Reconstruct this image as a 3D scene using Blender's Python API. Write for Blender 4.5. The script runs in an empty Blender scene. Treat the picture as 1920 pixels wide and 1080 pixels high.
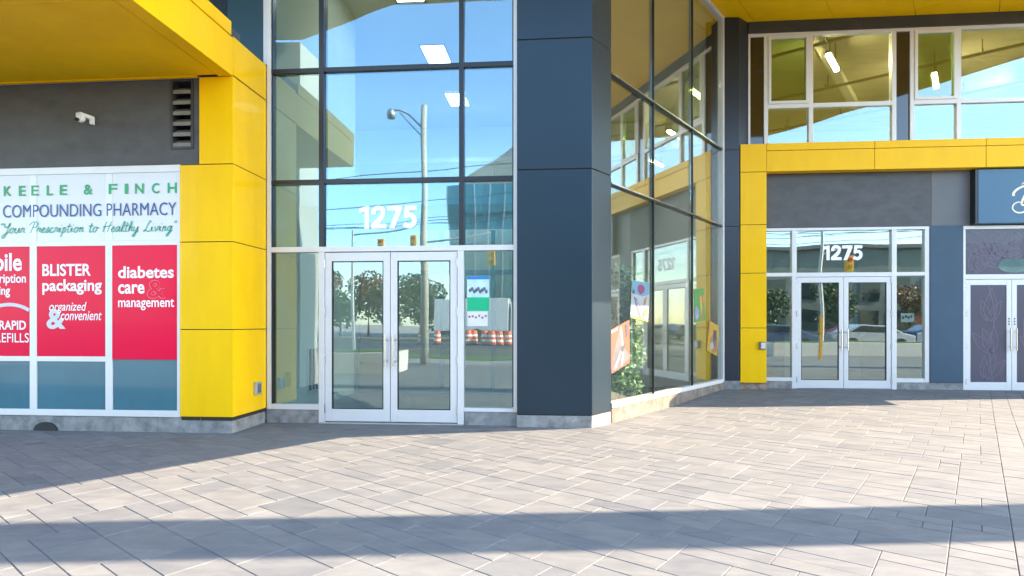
import bpy, bmesh, math, random
from mathutils import Vector, Matrix
R = math.radians
random.seed(11)
scene = bpy.context.scene
COL = scene.collection

# ------------------------------------------------------------------ camera, world, sun, exposure
# world axes: x along the street fronts (right), y into the buildings, z up; metres
cam_d = bpy.data.cameras.new("camera")
cam = bpy.data.objects.new("camera", cam_d)
COL.objects.link(cam)
cam.location = (0, 0, 1.3)
cam.rotation_euler = (R(90), 0, R(4.67))
cam_d.sensor_width = 36
cam_d.lens = 36 * 1100 / 1920
cam_d.shift_y = 67 / 1920
cam_d.clip_end = 4000
scene.camera = cam

SUN_EL, SUN_AZ = 31.4, math.degrees(math.atan2(.990, .139))     # azimuth clockwise from +y
world = bpy.data.worlds.new("World")
scene.world = world
world.use_nodes = True
wn = world.node_tree.nodes
sky = wn.new("ShaderNodeTexSky")
sky.sky_type = 'NISHITA'
sky.sun_disc = False
sky.sun_elevation = R(SUN_EL)
sky.sun_rotation = R(SUN_AZ)
sky.air_density = 1.0
sky.dust_density = 0.6
sky.ozone_density = 1.5
bg = wn["Background"]
bg.inputs[1].default_value = 0.15
tint = wn.new("ShaderNodeMixRGB")
tint.blend_type = 'MULTIPLY'
tint.inputs[0].default_value = 1
tint.inputs[2].default_value = (1.0, .99, .95, 1)
world.node_tree.links.new(sky.outputs[0], tint.inputs[1])
world.node_tree.links.new(tint.outputs[0], bg.inputs[0])

sun_d = bpy.data.lights.new("sun", 'SUN')
sun_d.energy = 3.6
sun_d.angle = R(0.2)
sun_d.color = (1.0, .77, .55)
sun = bpy.data.objects.new("sun", sun_d)
COL.objects.link(sun)
sd = Vector((.990 * math.cos(R(SUN_EL)), .139 * math.cos(R(SUN_EL)), math.sin(R(SUN_EL))))
sun.rotation_euler = sd.to_track_quat('Z', 'Y').to_euler()
sun.location = sd * 60

scene.view_settings.view_transform = 'Standard'
scene.view_settings.look = 'None'
scene.view_settings.exposure = 2.68
scene.view_settings.gamma = 1
scene.render.engine = 'CYCLES'
cy = scene.cycles
cy.max_bounces = 10
cy.diffuse_bounces = 5
cy.glossy_bounces = 6
cy.transmission_bounces = 6
cy.transparent_max_bounces = 24
cy.caustics_reflective = False
cy.caustics_refractive = False
cy.use_denoising = True
cy.sample_clamp_indirect = 6

# ------------------------------------------------------------------ materials
def nmat(name):
    m = bpy.data.materials.new(name)
    m.use_nodes = True
    return m, m.node_tree.nodes, m.node_tree.links, m.node_tree.nodes["Principled BSDF"]

def mat(name, col, rough=.5, metal=0., spec=.5, noise=0., nscale=6., bump=0., bscale=40., coat=0., emit=None, estr=0., stretch=(1, 1, 1), dark=None):
    m, n, l, p = nmat(name)
    p.inputs["Roughness"].default_value = rough
    p.inputs["Metallic"].default_value = metal
    p.inputs["Specular IOR Level"].default_value = spec
    p.inputs["Coat Weight"].default_value = coat
    p.inputs["Coat Roughness"].default_value = .04
    p.inputs["Base Color"].default_value = (*col, 1)
    if emit:
        p.inputs["Emission Color"].default_value = (*emit, 1)
        p.inputs["Emission Strength"].default_value = estr
    if noise or bump:
        tc = n.new("ShaderNodeTexCoord")
        mp = n.new("ShaderNodeMapping")
        mp.inputs["Scale"].default_value = stretch
        l.new(tc.outputs["Object"], mp.inputs[0])
    if noise:
        t = n.new("ShaderNodeTexNoise")
        t.inputs["Scale"].default_value = nscale
        t.inputs["Detail"].default_value = 8
        t.inputs["Roughness"].default_value = .62
        l.new(mp.outputs[0], t.inputs["Vector"])
        r = n.new("ShaderNodeValToRGB")
        r.color_ramp.elements[0].position = .3
        r.color_ramp.elements[1].position = .72
        lo = dark if dark else tuple(c * (1 - noise) for c in col)
        hi = tuple(min(1, c * (1 + noise)) for c in col)
        r.color_ramp.elements[0].color = (*lo, 1)
        r.color_ramp.elements[1].color = (*hi, 1)
        l.new(t.outputs[0], r.inputs[0])
        l.new(r.outputs[0], p.inputs["Base Color"])
    if bump:
        t2 = n.new("ShaderNodeTexNoise")
        t2.inputs["Scale"].default_value = bscale
        t2.inputs["Detail"].default_value = 4
        l.new(mp.outputs[0], t2.inputs["Vector"])
        b = n.new("ShaderNodeBump")
        b.inputs["Strength"].default_value = bump
        b.inputs["Distance"].default_value = .01
        l.new(t2.outputs[0], b.inputs["Height"])
        l.new(b.outputs[0], p.inputs["Normal"])
    return m

def glass(name, refl, tint, gtint=(.95, 1, 1), wave=.22, wscale=.9):
    m, n, l, p = nmat(name)
    n.remove(p)
    out = n["Material Output"]
    tr = n.new("ShaderNodeBsdfTransparent")
    tr.inputs[0].default_value = (*tint, 1)
    gl = n.new("ShaderNodeBsdfGlossy")
    gl.inputs["Color"].default_value = (*gtint, 1)
    gl.inputs["Roughness"].default_value = 0.0
    # Schlick reflectance that is the same on both faces of the thin pane
    ge = n.new("ShaderNodeNewGeometry")
    dt = n.new("ShaderNodeVectorMath"); dt.operation = 'DOT_PRODUCT'
    l.new(ge.outputs["Normal"], dt.inputs[0]); l.new(ge.outputs["Incoming"], dt.inputs[1])
    ab = n.new("ShaderNodeMath"); ab.operation = 'ABSOLUTE'
    l.new(dt.outputs["Value"], ab.inputs[0])
    om = n.new("ShaderNodeMath"); om.operation = 'SUBTRACT'; om.inputs[0].default_value = 1
    l.new(ab.outputs[0], om.inputs[1])
    pw = n.new("ShaderNodeMath"); pw.operation = 'POWER'; pw.inputs[1].default_value = 5
    l.new(om.outputs[0], pw.inputs[0])
    mr = n.new("ShaderNodeMath")
    mr.operation = 'MULTIPLY_ADD'
    mr.inputs[1].default_value = 1 - refl
    mr.inputs[2].default_value = refl
    mr.use_clamp = True
    l.new(pw.outputs[0], mr.inputs[0])
    mx = n.new("ShaderNodeMixShader")
    l.new(mr.outputs[0], mx.inputs[0])
    l.new(tr.outputs[0], mx.inputs[1])
    l.new(gl.outputs[0], mx.inputs[2])
    l.new(mx.outputs[0], out.inputs[0])
    if wave:
        tc = n.new("ShaderNodeTexCoord")
        t = n.new("ShaderNodeTexNoise")
        t.inputs["Scale"].default_value = wscale
        t.inputs["Detail"].default_value = 1
        l.new(tc.outputs["Object"], t.inputs["Vector"])
        b = n.new("ShaderNodeBump")
        b.inputs["Strength"].default_value = wave
        b.inputs["Distance"].default_value = .02
        l.new(t.outputs[0], b.inputs["Height"])
        l.new(b.outputs[0], gl.inputs["Normal"])
    return m

M_YEL = mat("yellow_panel_paint", (.97, .55, .002), .38, spec=.16, noise=.06, nscale=2.2, coat=.07, bump=.06, bscale=1.1, stretch=(1.6, 1.6, .5))
M_SOF = mat("yellow_soffit_paint", (.98, .57, .002), .45, spec=.15, noise=.10, nscale=1.6, bump=.03, bscale=2.5)
M_SEAM = mat("dark_joint", (.03, .022, .01), .8)
M_NAVY = mat("navy_metal_cladding", (.017, .037, .056), .33, metal=.35, noise=.08, nscale=.8)
M_NAVY2 = mat("blue_pier_panel", (.028, .07, .118), .5, noise=.10, nscale=2)
M_GREY = mat("charcoal_wall_panel", (.085, .088, .096), .6, noise=.2, nscale=3.2, bump=.12, bscale=60, stretch=(1, 1, 1.8))
M_GREY2 = mat("smooth_grey_panel", (.13, .135, .145), .5, noise=.06, nscale=2)
M_DARK = mat("dark_header_metal", (.04, .042, .046), .4, noise=.2, nscale=3)
M_ALU = mat("white_aluminium", (.70, .69, .68), .38, metal=.15, noise=.03, nscale=4)
M_GASK = mat("black_mullion_gasket", (.012, .016, .022), .3)
M_STEEL = mat("brushed_steel", (.62, .63, .65), .25, metal=1)
M_CONC = mat("concrete_base", (.27, .265, .255), .85, noise=.35, nscale=7, bump=.3, bscale=60, dark=(.14, .14, .135))
M_WHITE = mat("white_vinyl", (.70, .69, .69), .25, noise=.02, nscale=3, coat=.4)
M_LET = mat("white_lettering", (.95, .95, .97), .4)
M_RED = mat("crimson_vinyl", (.88, .0, .055), .3, spec=.12, noise=.04, nscale=1.2, coat=.08)
M_REDL = mat("pale_outline_vinyl", (.80, .18, .22), .4)
M_GREEN = mat("green_letter_vinyl", (.0, .38, .12), .4)
M_BLUE = mat("blue_letter_vinyl", (.008, .07, .30), .4)
M_TEAL = mat("teal_script_vinyl", (.02, .42, .28), .4)
M_FROST = mat("frosted_blue_film", (.058, .17, .215), .12, noise=.12, nscale=.9, coat=.8)
M_BLK = mat("black_rubber", (.01, .01, .012), .6)
M_LOUV = mat("louvre_bronze_slat", (.20, .19, .175), .45, noise=.2, nscale=9)
M_CAMW = mat("camera_white_plastic", (.82, .82, .82), .35)
M_SIGN = mat("blue_sign_face", (.045, .14, .24), .35, noise=.04, nscale=1)
M_CREAM = mat("cream_lettering", (.86, .78, .58), .4)
M_PLUM = mat("plum_vinyl", (.075, .071, .105), .3, noise=.08, nscale=1.2, coat=.1)
M_PLUML = mat("mauve_line_vinyl", (.18, .14, .19), .4)
M_WALL = mat("lobby_plaster", (.70, .73, .69), .8, noise=.03, nscale=1)
M_CEIL = mat("lobby_ceiling_white", (.72, .74, .74), .8)
M_LFLOOR = mat("lobby_floor_tile", (.42, .43, .44), .3, noise=.08, nscale=2)
M_CONCC = mat("concrete_deck_ceiling", (.50, .43, .28), .8, noise=.16, nscale=1.6, stretch=(1, 5, 1))
M_PIPE = mat("brown_iron_pipe", (.10, .055, .02), .5)
M_LAMP = mat("lit_tube", (1, .95, .8), .4, emit=(1, .86, .5), estr=36)
M_TROF = mat("lit_diffuser", (1, 1, 1), .4, emit=(1, .93, .86), estr=3)
M_ASPH = mat("asphalt", (.055, .056, .06), .9, noise=.25, nscale=3)
M_EARTH = mat("street_ground", (.32, .30, .27), .95, noise=.25, nscale=.3)
M_SIDEW = mat("sidewalk_concrete", (.24, .235, .225), .9, noise=.12, nscale=1.5)
M_GRASS = mat("grass_top", (.07, .13, .025), .95, noise=.5, nscale=30)
M_POLE = mat("concrete_pole", (.50, .47, .41), .8, noise=.1, nscale=3)
M_GALV = mat("galvanised_steel", (.48, .49, .50), .45, metal=.6)
M_SIGY = mat("signal_yellow", (.80, .42, .02), .45)
M_ORG = mat("barrel_orange", (.85, .13, .02), .5)
M_TRUCK = mat("truck_white_paint", (.80, .80, .80), .3, coat=.5)
M_GLD = mat("dark_vehicle_glass", (.02, .03, .035), .08)
M_TYRE = mat("tyre", (.02, .02, .02), .8)
M_BRONZE = mat("brown_cladding", (.30, .26, .23), .6, noise=.1, nscale=.3)
M_BARK = mat("bark", (.10, .07, .05), .9)
M_TEALG = mat("teal_curtain_wall", (.03, .20, .22), .12, noise=.35, nscale=.25, coat=.5)

G_MAIN = glass("coated_glass", .19, (.74, .88, .92), (.64, .87, 1.0))
G_SIDE = glass("coated_side_glass", .31, (.90, .95, .90), (1, 1, .97), wave=.05)
G_LOW = glass("clear_side_glass", .17, (.90, .95, .90), (1, 1, .97), wave=.05)
G_DOOR = glass("door_glass", .14, (.76, .88, .89), (.78, .93, 1.0), wave=.15)
G_DOOR2 = glass("hall_door_glass", .21, (.80, .89, .86), (.86, .96, .97), wave=.12)
G_UP = glass("upper_window_glass", .22, (.88, .92, .84), (.68, .88, 1.0), wave=.16)
G_OPEN = glass("green_opening_glass", .20, (.52, .66, .40), (.85, .98, 1), wave=.1)
G_BLK = mat("dark_spandrel_glass", (.012, .010, .008), .04, coat=1)

def leaf_mat(name, a, b):
    m, n, l, p = nmat(name)
    at = n.new("ShaderNodeAttribute")
    at.attribute_name = "tone"
    mx = n.new("ShaderNodeMixRGB")
    mx.inputs[1].default_value = (*a, 1)
    mx.inputs[2].default_value = (*b, 1)
    l.new(at.outputs["Fac"], mx.inputs[0])
    l.new(mx.outputs[0], p.inputs["Base Color"])
    p.inputs["Roughness"].default_value = .5
    return m
M_FICUS = leaf_mat("ficus_leaves", (.12, .28, .09), (.78, .88, .62))
M_LEAFG = leaf_mat("green_tree_leaves", (.03, .06, .02), (.09, .13, .035))
M_LEAFO = leaf_mat("autumn_tree_leaves", (.10, .06, .02), (.30, .15, .05))

def paving_mat():
    m, n, l, p = nmat("sandstone_paver")
    at = n.new("ShaderNodeAttribute")
    at.attribute_name = "tone"
    r = n.new("ShaderNodeValToRGB")
    e = r.color_ramp.elements
    e[0].position = 0; e[0].color = (.113, .128, .143, 1)
    e[1].position = 1; e[1].color = (.168, .181, .195, 1)
    k = e.new(.35); k.color = (.137, .151, .167, 1)
    k = e.new(.7); k.color = (.153, .164, .172, 1)
    l.new(at.outputs["Fac"], r.inputs[0])
    tc = n.new("ShaderNodeTexCoord")
    mp = n.new("ShaderNodeMapping")
    mp.inputs["Rotation"].default_value = (0, 0, R(34))
    mp.inputs["Scale"].default_value = (1, 2.6, 1)
    l.new(tc.outputs["Object"], mp.inputs[0])
    t = n.new("ShaderNodeTexNoise")
    t.inputs["Scale"].default_value = 3.2
    t.inputs["Detail"].default_value = 9
    t.inputs["Roughness"].default_value = .66
    t.inputs["Distortion"].default_value = .6
    l.new(mp.outputs[0], t.inputs["Vector"])
    r2 = n.new("ShaderNodeValToRGB")
    r2.color_ramp.elements[0].position = .32
    r2.color_ramp.elements[0].color = (.78, .785, .80, 1)
    r2.color_ramp.elements[1].position = .70
    r2.color_ramp.elements[1].color = (1.17, 1.15, 1.10, 1)
    l.new(t.outputs[0], r2.inputs[0])
    mx = n.new("ShaderNodeMixRGB")
    mx.blend_type = 'MULTIPLY'
    mx.inputs[0].default_value = 1
    l.new(r.outputs[0], mx.inputs[1])
    l.new(r2.outputs[0], mx.inputs[2])
    t3 = n.new("ShaderNodeTexNoise")
    t3.inputs["Scale"].default_value = 150
    t3.inputs["Detail"].default_value = 3
    l.new(tc.outputs["Object"], t3.inputs["Vector"])
    r3 = n.new("ShaderNodeValToRGB")
    r3.color_ramp.elements[0].color = (.9, .9, .9, 1)
    r3.color_ramp.elements[1].color = (1.08, 1.08, 1.08, 1)
    l.new(t3.outputs[0], r3.inputs[0])
    mx2 = n.new("ShaderNodeMixRGB")
    mx2.blend_type = 'MULTIPLY'
    mx2.inputs[0].default_value = 1
    l.new(mx.outputs[0], mx2.inputs[1])
    l.new(r3.outputs[0], mx2.inputs[2])
    l.new(mx2.outputs[0], p.inputs["Base Color"])
    p.inputs["Roughness"].default_value = .82
    b = n.new("ShaderNodeBump")
    b.inputs["Strength"].default_value = .25
    b.inputs["Distance"].default_value = .006
    l.new(t.outputs[0], b.inputs["Height"])
    l.new(b.outputs[0], p.inputs["Normal"])
    return m
M_PAVE = paving_mat()
M_SAND = mat("joint_sand", (.10, .095, .088), .95, noise=.3, nscale=20)

# ------------------------------------------------------------------ mesh helpers
class Frame:
    """local frame: x along a wall, y into the building, z up"""
    def __init__(s, o=(0, 0, 0), ux=(1, 0)):
        s.o = Vector(o); s.ux = Vector((ux[0], ux[1], 0)).normalized()
        s.uy = Vector((-s.ux.y, s.ux.x, 0))
    def __call__(s, x, y, z):
        return s.o + s.ux * x + s.uy * y + Vector((0, 0, z))
W = Frame()
SIDE = Frame((.398, 7.353, 0), (.5567, .8307))

class MB:
    def __init__(s, fr=W):
        s.v = []; s.f = []; s.fr = fr; s.tone = []
    def add(s, vs, fs):
        k = len(s.v)
        s.v += [tuple(s.fr(*p)) for p in vs]
        s.f += [tuple(i + k for i in f) for f in fs]
        return s
    def box(s, x0, x1, y0, y1, z0, z1):
        vs = [(x0, y0, z0), (x1, y0, z0), (x1, y1, z0), (x0, y1, z0), (x0, y0, z1), (x1, y0, z1), (x1, y1, z1), (x0, y1, z1)]
        return s.add(vs, [(0, 3, 2, 1), (4, 5, 6, 7), (0, 1, 5, 4), (1, 2, 6, 5), (2, 3, 7, 6), (3, 0, 4, 7)])
    def prism(s, poly, z0, z1):
        n = len(poly)
        vs = [(x, y, z0) for x, y in poly] + [(x, y, z1) for x, y in poly]
        fs = [tuple(range(n - 1, -1, -1)), tuple(range(n, 2 * n))]
        fs += [(i, (i + 1) % n, n + (i + 1) % n, n + i) for i in range(n)]
        return s.add(vs, fs)
    def plate(s, poly, y0, y1):
        """polygon in the x-z plane with thickness from y0 (front) to y1"""
        n = len(poly)
        vs = [(x, y0, z) for x, z in poly] + [(x, y1, z) for x, z in poly]
        fs = [tuple(range(n)), tuple(range(2 * n - 1, n - 1, -1))]
        fs += [(i, n + i, n + (i + 1) % n, (i + 1) % n) for i in range(n)]
        return s.add(vs, fs)
    def ribbon(s, pts, w, y, w1=None):
        """flat stroke in the x-z plane at depth y; width w (to w1 at the end)"""
        if len(pts) < 2: return s
        n = len(pts); L = []; Rr = []
        for i in range(n):
            a = pts[max(0, i - 1)]; b = pts[min(n - 1, i + 1)]
            dx, dz = b[0] - a[0], b[1] - a[1]
            d = math.hypot(dx, dz) or 1
            f = i / (n - 1)
            ww = w if w1 is None else w + (w1 - w) * f
            if not isinstance(ww, (int, float)): ww = w
            nx, nz = -dz / d * ww / 2, dx / d * ww / 2
            L.append((pts[i][0] + nx, y, pts[i][1] + nz)); Rr.append((pts[i][0] - nx, y, pts[i][1] - nz))
        return s.add(L + Rr, [(n + i, n + i + 1, i + 1, i) for i in range(n - 1)])
    def tube(s, pts, r, n=8, r1=None):
        P = [Vector(p) for p in pts]
        m = len(P); vs = []; fs = []
        for i, p in enumerate(P):
            d = (P[min(m - 1, i + 1)] - P[max(0, i - 1)]).normalized()
            u = d.cross(Vector((0, 0, 1)))
            if u.length < 1e-3: u = d.cross(Vector((1, 0, 0)))
            u.normalize(); w = d.cross(u)
            rr = r if r1 is None else r + (r1 - r) * i / (m - 1)
            for k in range(n):
                a = 2 * math.pi * k / n
                vs.append(tuple(p + u * math.cos(a) * rr + w * math.sin(a) * rr))
        for i in range(m - 1):
            for k in range(n):
                fs.append((i * n + k, i * n + (k + 1) % n, (i + 1) * n + (k + 1) % n, (i + 1) * n + k))
        fs.append(tuple(range(n - 1, -1, -1))); fs.append(tuple((m - 1) * n + k for k in range(n)))
        return s.add(vs, fs)
    def lathe(s, prof, c, n=20):
        vs = []; fs = []; m = len(prof)
        for r, z in prof:
            for k in range(n):
                a = 2 * math.pi * k / n
                vs.append((c[0] + r * math.cos(a), c[1] + r * math.sin(a), c[2] + z))
        for i in range(m - 1):
            for k in range(n):
                fs.append((i * n + k, i * n + (k + 1) % n, (i + 1) * n + (k + 1) % n, (i + 1) * n + k))
        fs.append(tuple(range(n - 1, -1, -1))); fs.append(tuple((m - 1) * n + k for k in range(n)))
        return s.add(vs, fs)
    def build(s, name, m, parent=None, bev=0., smooth=False):
        me = bpy.data.meshes.new(name)
        me.from_pydata(s.v, [], s.f)
        me.materials.append(m)
        if bev:
            bm = bmesh.new(); bm.from_mesh(me)
            bmesh.ops.bevel(bm, geom=[e for e in bm.edges if len(e.link_faces) == 2 and e.calc_face_angle(0) > .5], offset=bev, segments=2, profile=.6, affect='EDGES')
            bm.to_mesh(me); bm.free()
        if s.tone:
            at = me.attributes.new("tone", 'FLOAT', 'FACE')
            at.data.foreach_set("value", s.tone)
        if smooth:
            for p in me.polygons: p.use_smooth = True
        me.update()
        o = bpy.data.objects.new(name, me)
        COL.objects.link(o)
        if parent:
            o.parent = parent
            if parent.type == 'EMPTY': o.matrix_parent_inverse = Matrix.Translation(-parent.location)
        return o

def tag(o, label=None, cat=None, group=None, kind=None):
    if label: o["label"] = label
    if cat: o["category"] = cat
    if group: o["group"] = group
    if kind: o["kind"] = kind
    return o

def thing(name, loc, label, cat, group=None):
    o = bpy.data.objects.new(name, None)
    o.empty_display_size = .2
    COL.objects.link(o)
    o.location = loc
    return tag(o, label, cat, group)

def struct(o):
    o["kind"] = "structure"
    return o

def crom(pts, k=5):
    out = []
    n = len(pts)
    for i in range(n - 1):
        p0, p1, p2, p3 = pts[max(0, i - 1)], pts[i], pts[i + 1], pts[min(n - 1, i + 2)]
        for j in range(k):
            t = j / k
            out.append(tuple(.5 * (2 * p1[c] + (p2[c] - p0[c]) * t + (2 * p0[c] - 5 * p1[c] + 4 * p2[c] - p3[c]) * t * t + (3 * p1[c] - p0[c] - 3 * p2[c] + p3[c]) * t ** 3) for c in range(2)))
    out.append(tuple(pts[-1][:2]))
    return out

def text_mb(mb, txt, y, a0, a1, z0, z1, bold=0., shear=0., depth=.002, keep=None):
    """outline lettering fitted to the box a0..a1, z0..z1 (keep='right': uniform scale from the height, right aligned)"""
    cu = bpy.data.curves.new("t", 'FONT')
    cu.body = txt; cu.size = 1; cu.offset = bold; cu.shear = shear; cu.resolution_u = 4
    ob = bpy.data.objects.new("t", cu)
    COL.objects.link(ob)
    dg = bpy.context.evaluated_depsgraph_get()
    dg.update()
    me = bpy.data.meshes.new_from_object(ob.evaluated_get(dg))
    xs = [v.co.x for v in me.vertices]; ys = [v.co.y for v in me.vertices]
    x0, x1, y0, y1 = min(xs), max(xs), min(ys), max(ys)
    sz = (z1 - z0) / (y1 - y0)
    if keep == 'right':
        sx = sz * .86; ax = a1 - (x1 - x0) * sx
    else:
        sx = (a1 - a0) / (x1 - x0); ax = a0
    vs = [(ax + (v.co.x - x0) * sx, y, z0 + (v.co.y - y0) * sz) for v in me.vertices]
    mb.add(vs, [tuple(p.vertices) for p in me.polygons])
    bpy.data.objects.remove(ob); bpy.data.curves.remove(cu); bpy.data.meshes.remove(me)
    return mb

def number_1275(mb, a0, a1, z0, z1, y):
    h = z1 - z0; w = h * .215; s = (a1 - a0) / 2.62
    def X(x): return a0 + x * s
    def Z(z): return z0 + z * h
    hw = w / 2
    y2 = y + .0012
    # 1
    mb.plate([(X(.24), Z(0)), (X(.24) + w, Z(0)), (X(.24) + w, Z(1)), (X(.24) + w * .25, Z(1)), (X(0), Z(.90)), (X(0), Z(.68)), (X(.24), Z(.76))], y, y2)
    # 2
    pts = [(.62, .62), (.635, .78), (.72, .885), (.86, .912), (1.0, .87), (1.06, .75), (1.03, .60), (.93, .45)]
    mb.ribbon(crom([(X(p[0]) + hw * .3, Z(p[1])) for p in pts]), w, y)
    mb.plate([(X(.55), Z(.205)), (X(.55), Z(0)), (X(1.24), Z(0)), (X(1.24), Z(.205)), (X(.92), Z(.205)), (X(1.16), Z(.50)), (X(.93), Z(.58))], y - .0006, y2)
    # 7
    mb.plate([(X(1.28), Z(1)), (X(1.28), Z(.79)), (X(1.66), Z(.79)), (X(1.36), Z(0)), (X(1.36) + w * 1.12, Z(0)), (X(1.95), Z(.83)), (X(1.95), Z(1))], y, y2)
    # 5
    mb.plate([(X(2.07), Z(1)), (X(2.02), Z(.45)), (X(2.02) + w * .9, Z(.47)), (X(2.26), Z(.79)), (X(2.60), Z(.79)), (X(2.60), Z(1))], y, y2)
    pts = [(2.06, .50), (2.20, .575), (2.36, .57), (2.48, .47), (2.50, .32), (2.44, .18), (2.30, .10), (2.14, .12), (2.02, .19)]
    mb.ribbon(crom([(X(p[0]), Z(p[1])) for p in pts]), w, y - .0006)
    return mb

def frame_bars(mb, xs, zs, y0, y1, w=.07):
    pass

# ------------------------------------------------------------------ ground, pavement, road
def rise(x, y):
    return .065 * max(0., min(1., (y - 8.6) / 2.6)) * max(0., min(1., (x - 1.0) / 1.5))

def make_ground():
    m = MB()
    m.add([(-1500, -1500, -.16), (1500, -1500, -.16), (1500, 1500, -.16), (-1500, 1500, -.16)], [(0, 1, 2, 3)])
    struct(m.build("ground", M_EARTH))
    r = MB()
    r.add([(-400, -38, -.15), (400, -38, -.15), (400, -9, -.15), (-400, -9, -.15)], [(0, 1, 2, 3)])
    struct(r.build("road", M_ASPH))
    mk = MB()
    for yy in (-16.2, -16.5, -30.5):
        mk.add([(-400, yy, -.146), (400, yy, -.146), (400, yy + .12, -.146), (-400, yy + .12, -.146)], [(0, 1, 2, 3)])
    struct(mk.build("road_marking", M_SIGY))
    k = MB().box(-400, 400, -9, -8.8, -.2, 0)
    struct(k.build("kerb", M_SIDEW))
    k = MB().box(-400, 400, -8.8, -6.2, -.2, .02)
    struct(k.build("grass_verge", M_GRASS))
    k = MB().box(-400, 400, -6.2, -3.6, -.2, -.004)
    struct(k.build("sidewalk", M_SIDEW))
    k = MB().box(-400, 400, -46, -38, -.2, -.02)
    struct(k.build("far_sidewalk", M_SIDEW))
make_ground()

def make_paving():
    d1 = Vector((.8307, -.5567)); d2 = Vector((.5567, .8307)); u = .15
    tops = MB(); base = MB()
    g = .0016
    rnd = random.Random(5)
    def P(p, q):
        v = d1 * p + d2 * q
        return v.x, v.y
    border_p = Vector((6.86, 9.94)).dot(d1)            # border line runs along d2
    def inside(p0, q0, p1, q1):
        c = [P(p0, q0), P(p1, q0), P(p1, q1), P(p0, q1)]
        xs = [k[0] for k in c]; ys = [k[1] for k in c]
        return max(xs) > -15 and min(xs) < 19 and max(ys) > -3.4 and min(ys) < 11.7
    def slab(p0, q0, p1, q1):
        if not inside(p0, q0, p1, q1): return
        c = [P(p0 + g, q0 + g), P(p1 - g, q0 + g), P(p1 - g, q1 - g), P(p0 + g, q1 - g)]
        i = .003
        t = [P(p0 + g + i, q0 + g + i), P(p1 - g - i, q0 + g + i), P(p1 - g - i, q1 - g - i), P(p0 + g + i, q1 - g - i)]
        dz = rnd.uniform(-.0012, .0012)
        vs = [(x, y, rise(x, y) + dz) for x, y in t] + [(x, y, rise(x, y) - .004 + dz) for x, y in c] + [(x, y, rise(x, y) - .02) for x, y in c]
        tops.add(vs, [(3, 2, 1, 0)[::-1]] + [(4 + a, 4 + (a + 1) % 4, (a + 1) % 4, a) for a in range(4)] + [(8 + a, 8 + (a + 1) % 4, 4 + (a + 1) % 4, 4 + a) for a in range(4)])
        tone = min(1, max(0, rnd.gauss(.5, .19)))
        tops.tone += [tone] * 9
    NP, NQ = 330, 260
    pmin, qmin = border_p - NP * u, -13.0
    occ = [[False] * NQ for _ in range(NP)]
    sizes = [(3, 2)] * 4 + [(2, 2)] * 4 + [(4, 2)] + [(3, 1)] * 4 + [(2, 1)] * 4 + [(4, 1)] * 2 + [(1, 1)]
    for j in range(NQ):
        for i in range(NP):
            if occ[i][j]: continue
            ok = [s for s in sizes if i + s[0] <= NP and j + s[1] <= NQ and all(not occ[i + a][j + b] for a in range(s[0]) for b in range(s[1]))]
            w, h = rnd.choice(ok) if ok else (1, 1)
            for a in range(w):
                for b in range(h): occ[i + a][j + b] = True
            slab(pmin + i * u, qmin + j * u, pmin + (i + w) * u, qmin + (j + h) * u)
    # soldier course and cross-laid field beyond the border line
    q = qmin
    while q < qmin + NQ * u:
        slab(border_p, q, border_p + .21, q + .105 * 3); q += .105 * 3
    p = border_p + .21
    row = 0
    while p < border_p + 16:
        q = qmin - (row % 3) * .15
        while q < qmin + NQ * u:
            L = rnd.choice((.3, .45)); slab(p, q, p + .21, q + L); q += L
        p += .21; row += 1
    o = tops.build("pavement", M_PAVE)
    struct(o)
    nx, ny = 34, 30
    vs = []; fs = []
    for j in range(ny + 1):
        for i in range(nx + 1):
            x = -15.2 + 34.4 * i / nx; y = -3.6 + 15.5 * j / ny
            vs.append((x, y, rise(x, y) - .005))
    for j in range(ny):
        for i in range(nx):
            a = j * (nx + 1) + i
            fs.append((a, a + 1, a + nx + 2, a + nx + 1))
    b = MB().add(vs, fs).build("pavement_bed", M_SAND)
    struct(b)
make_paving()

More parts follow.
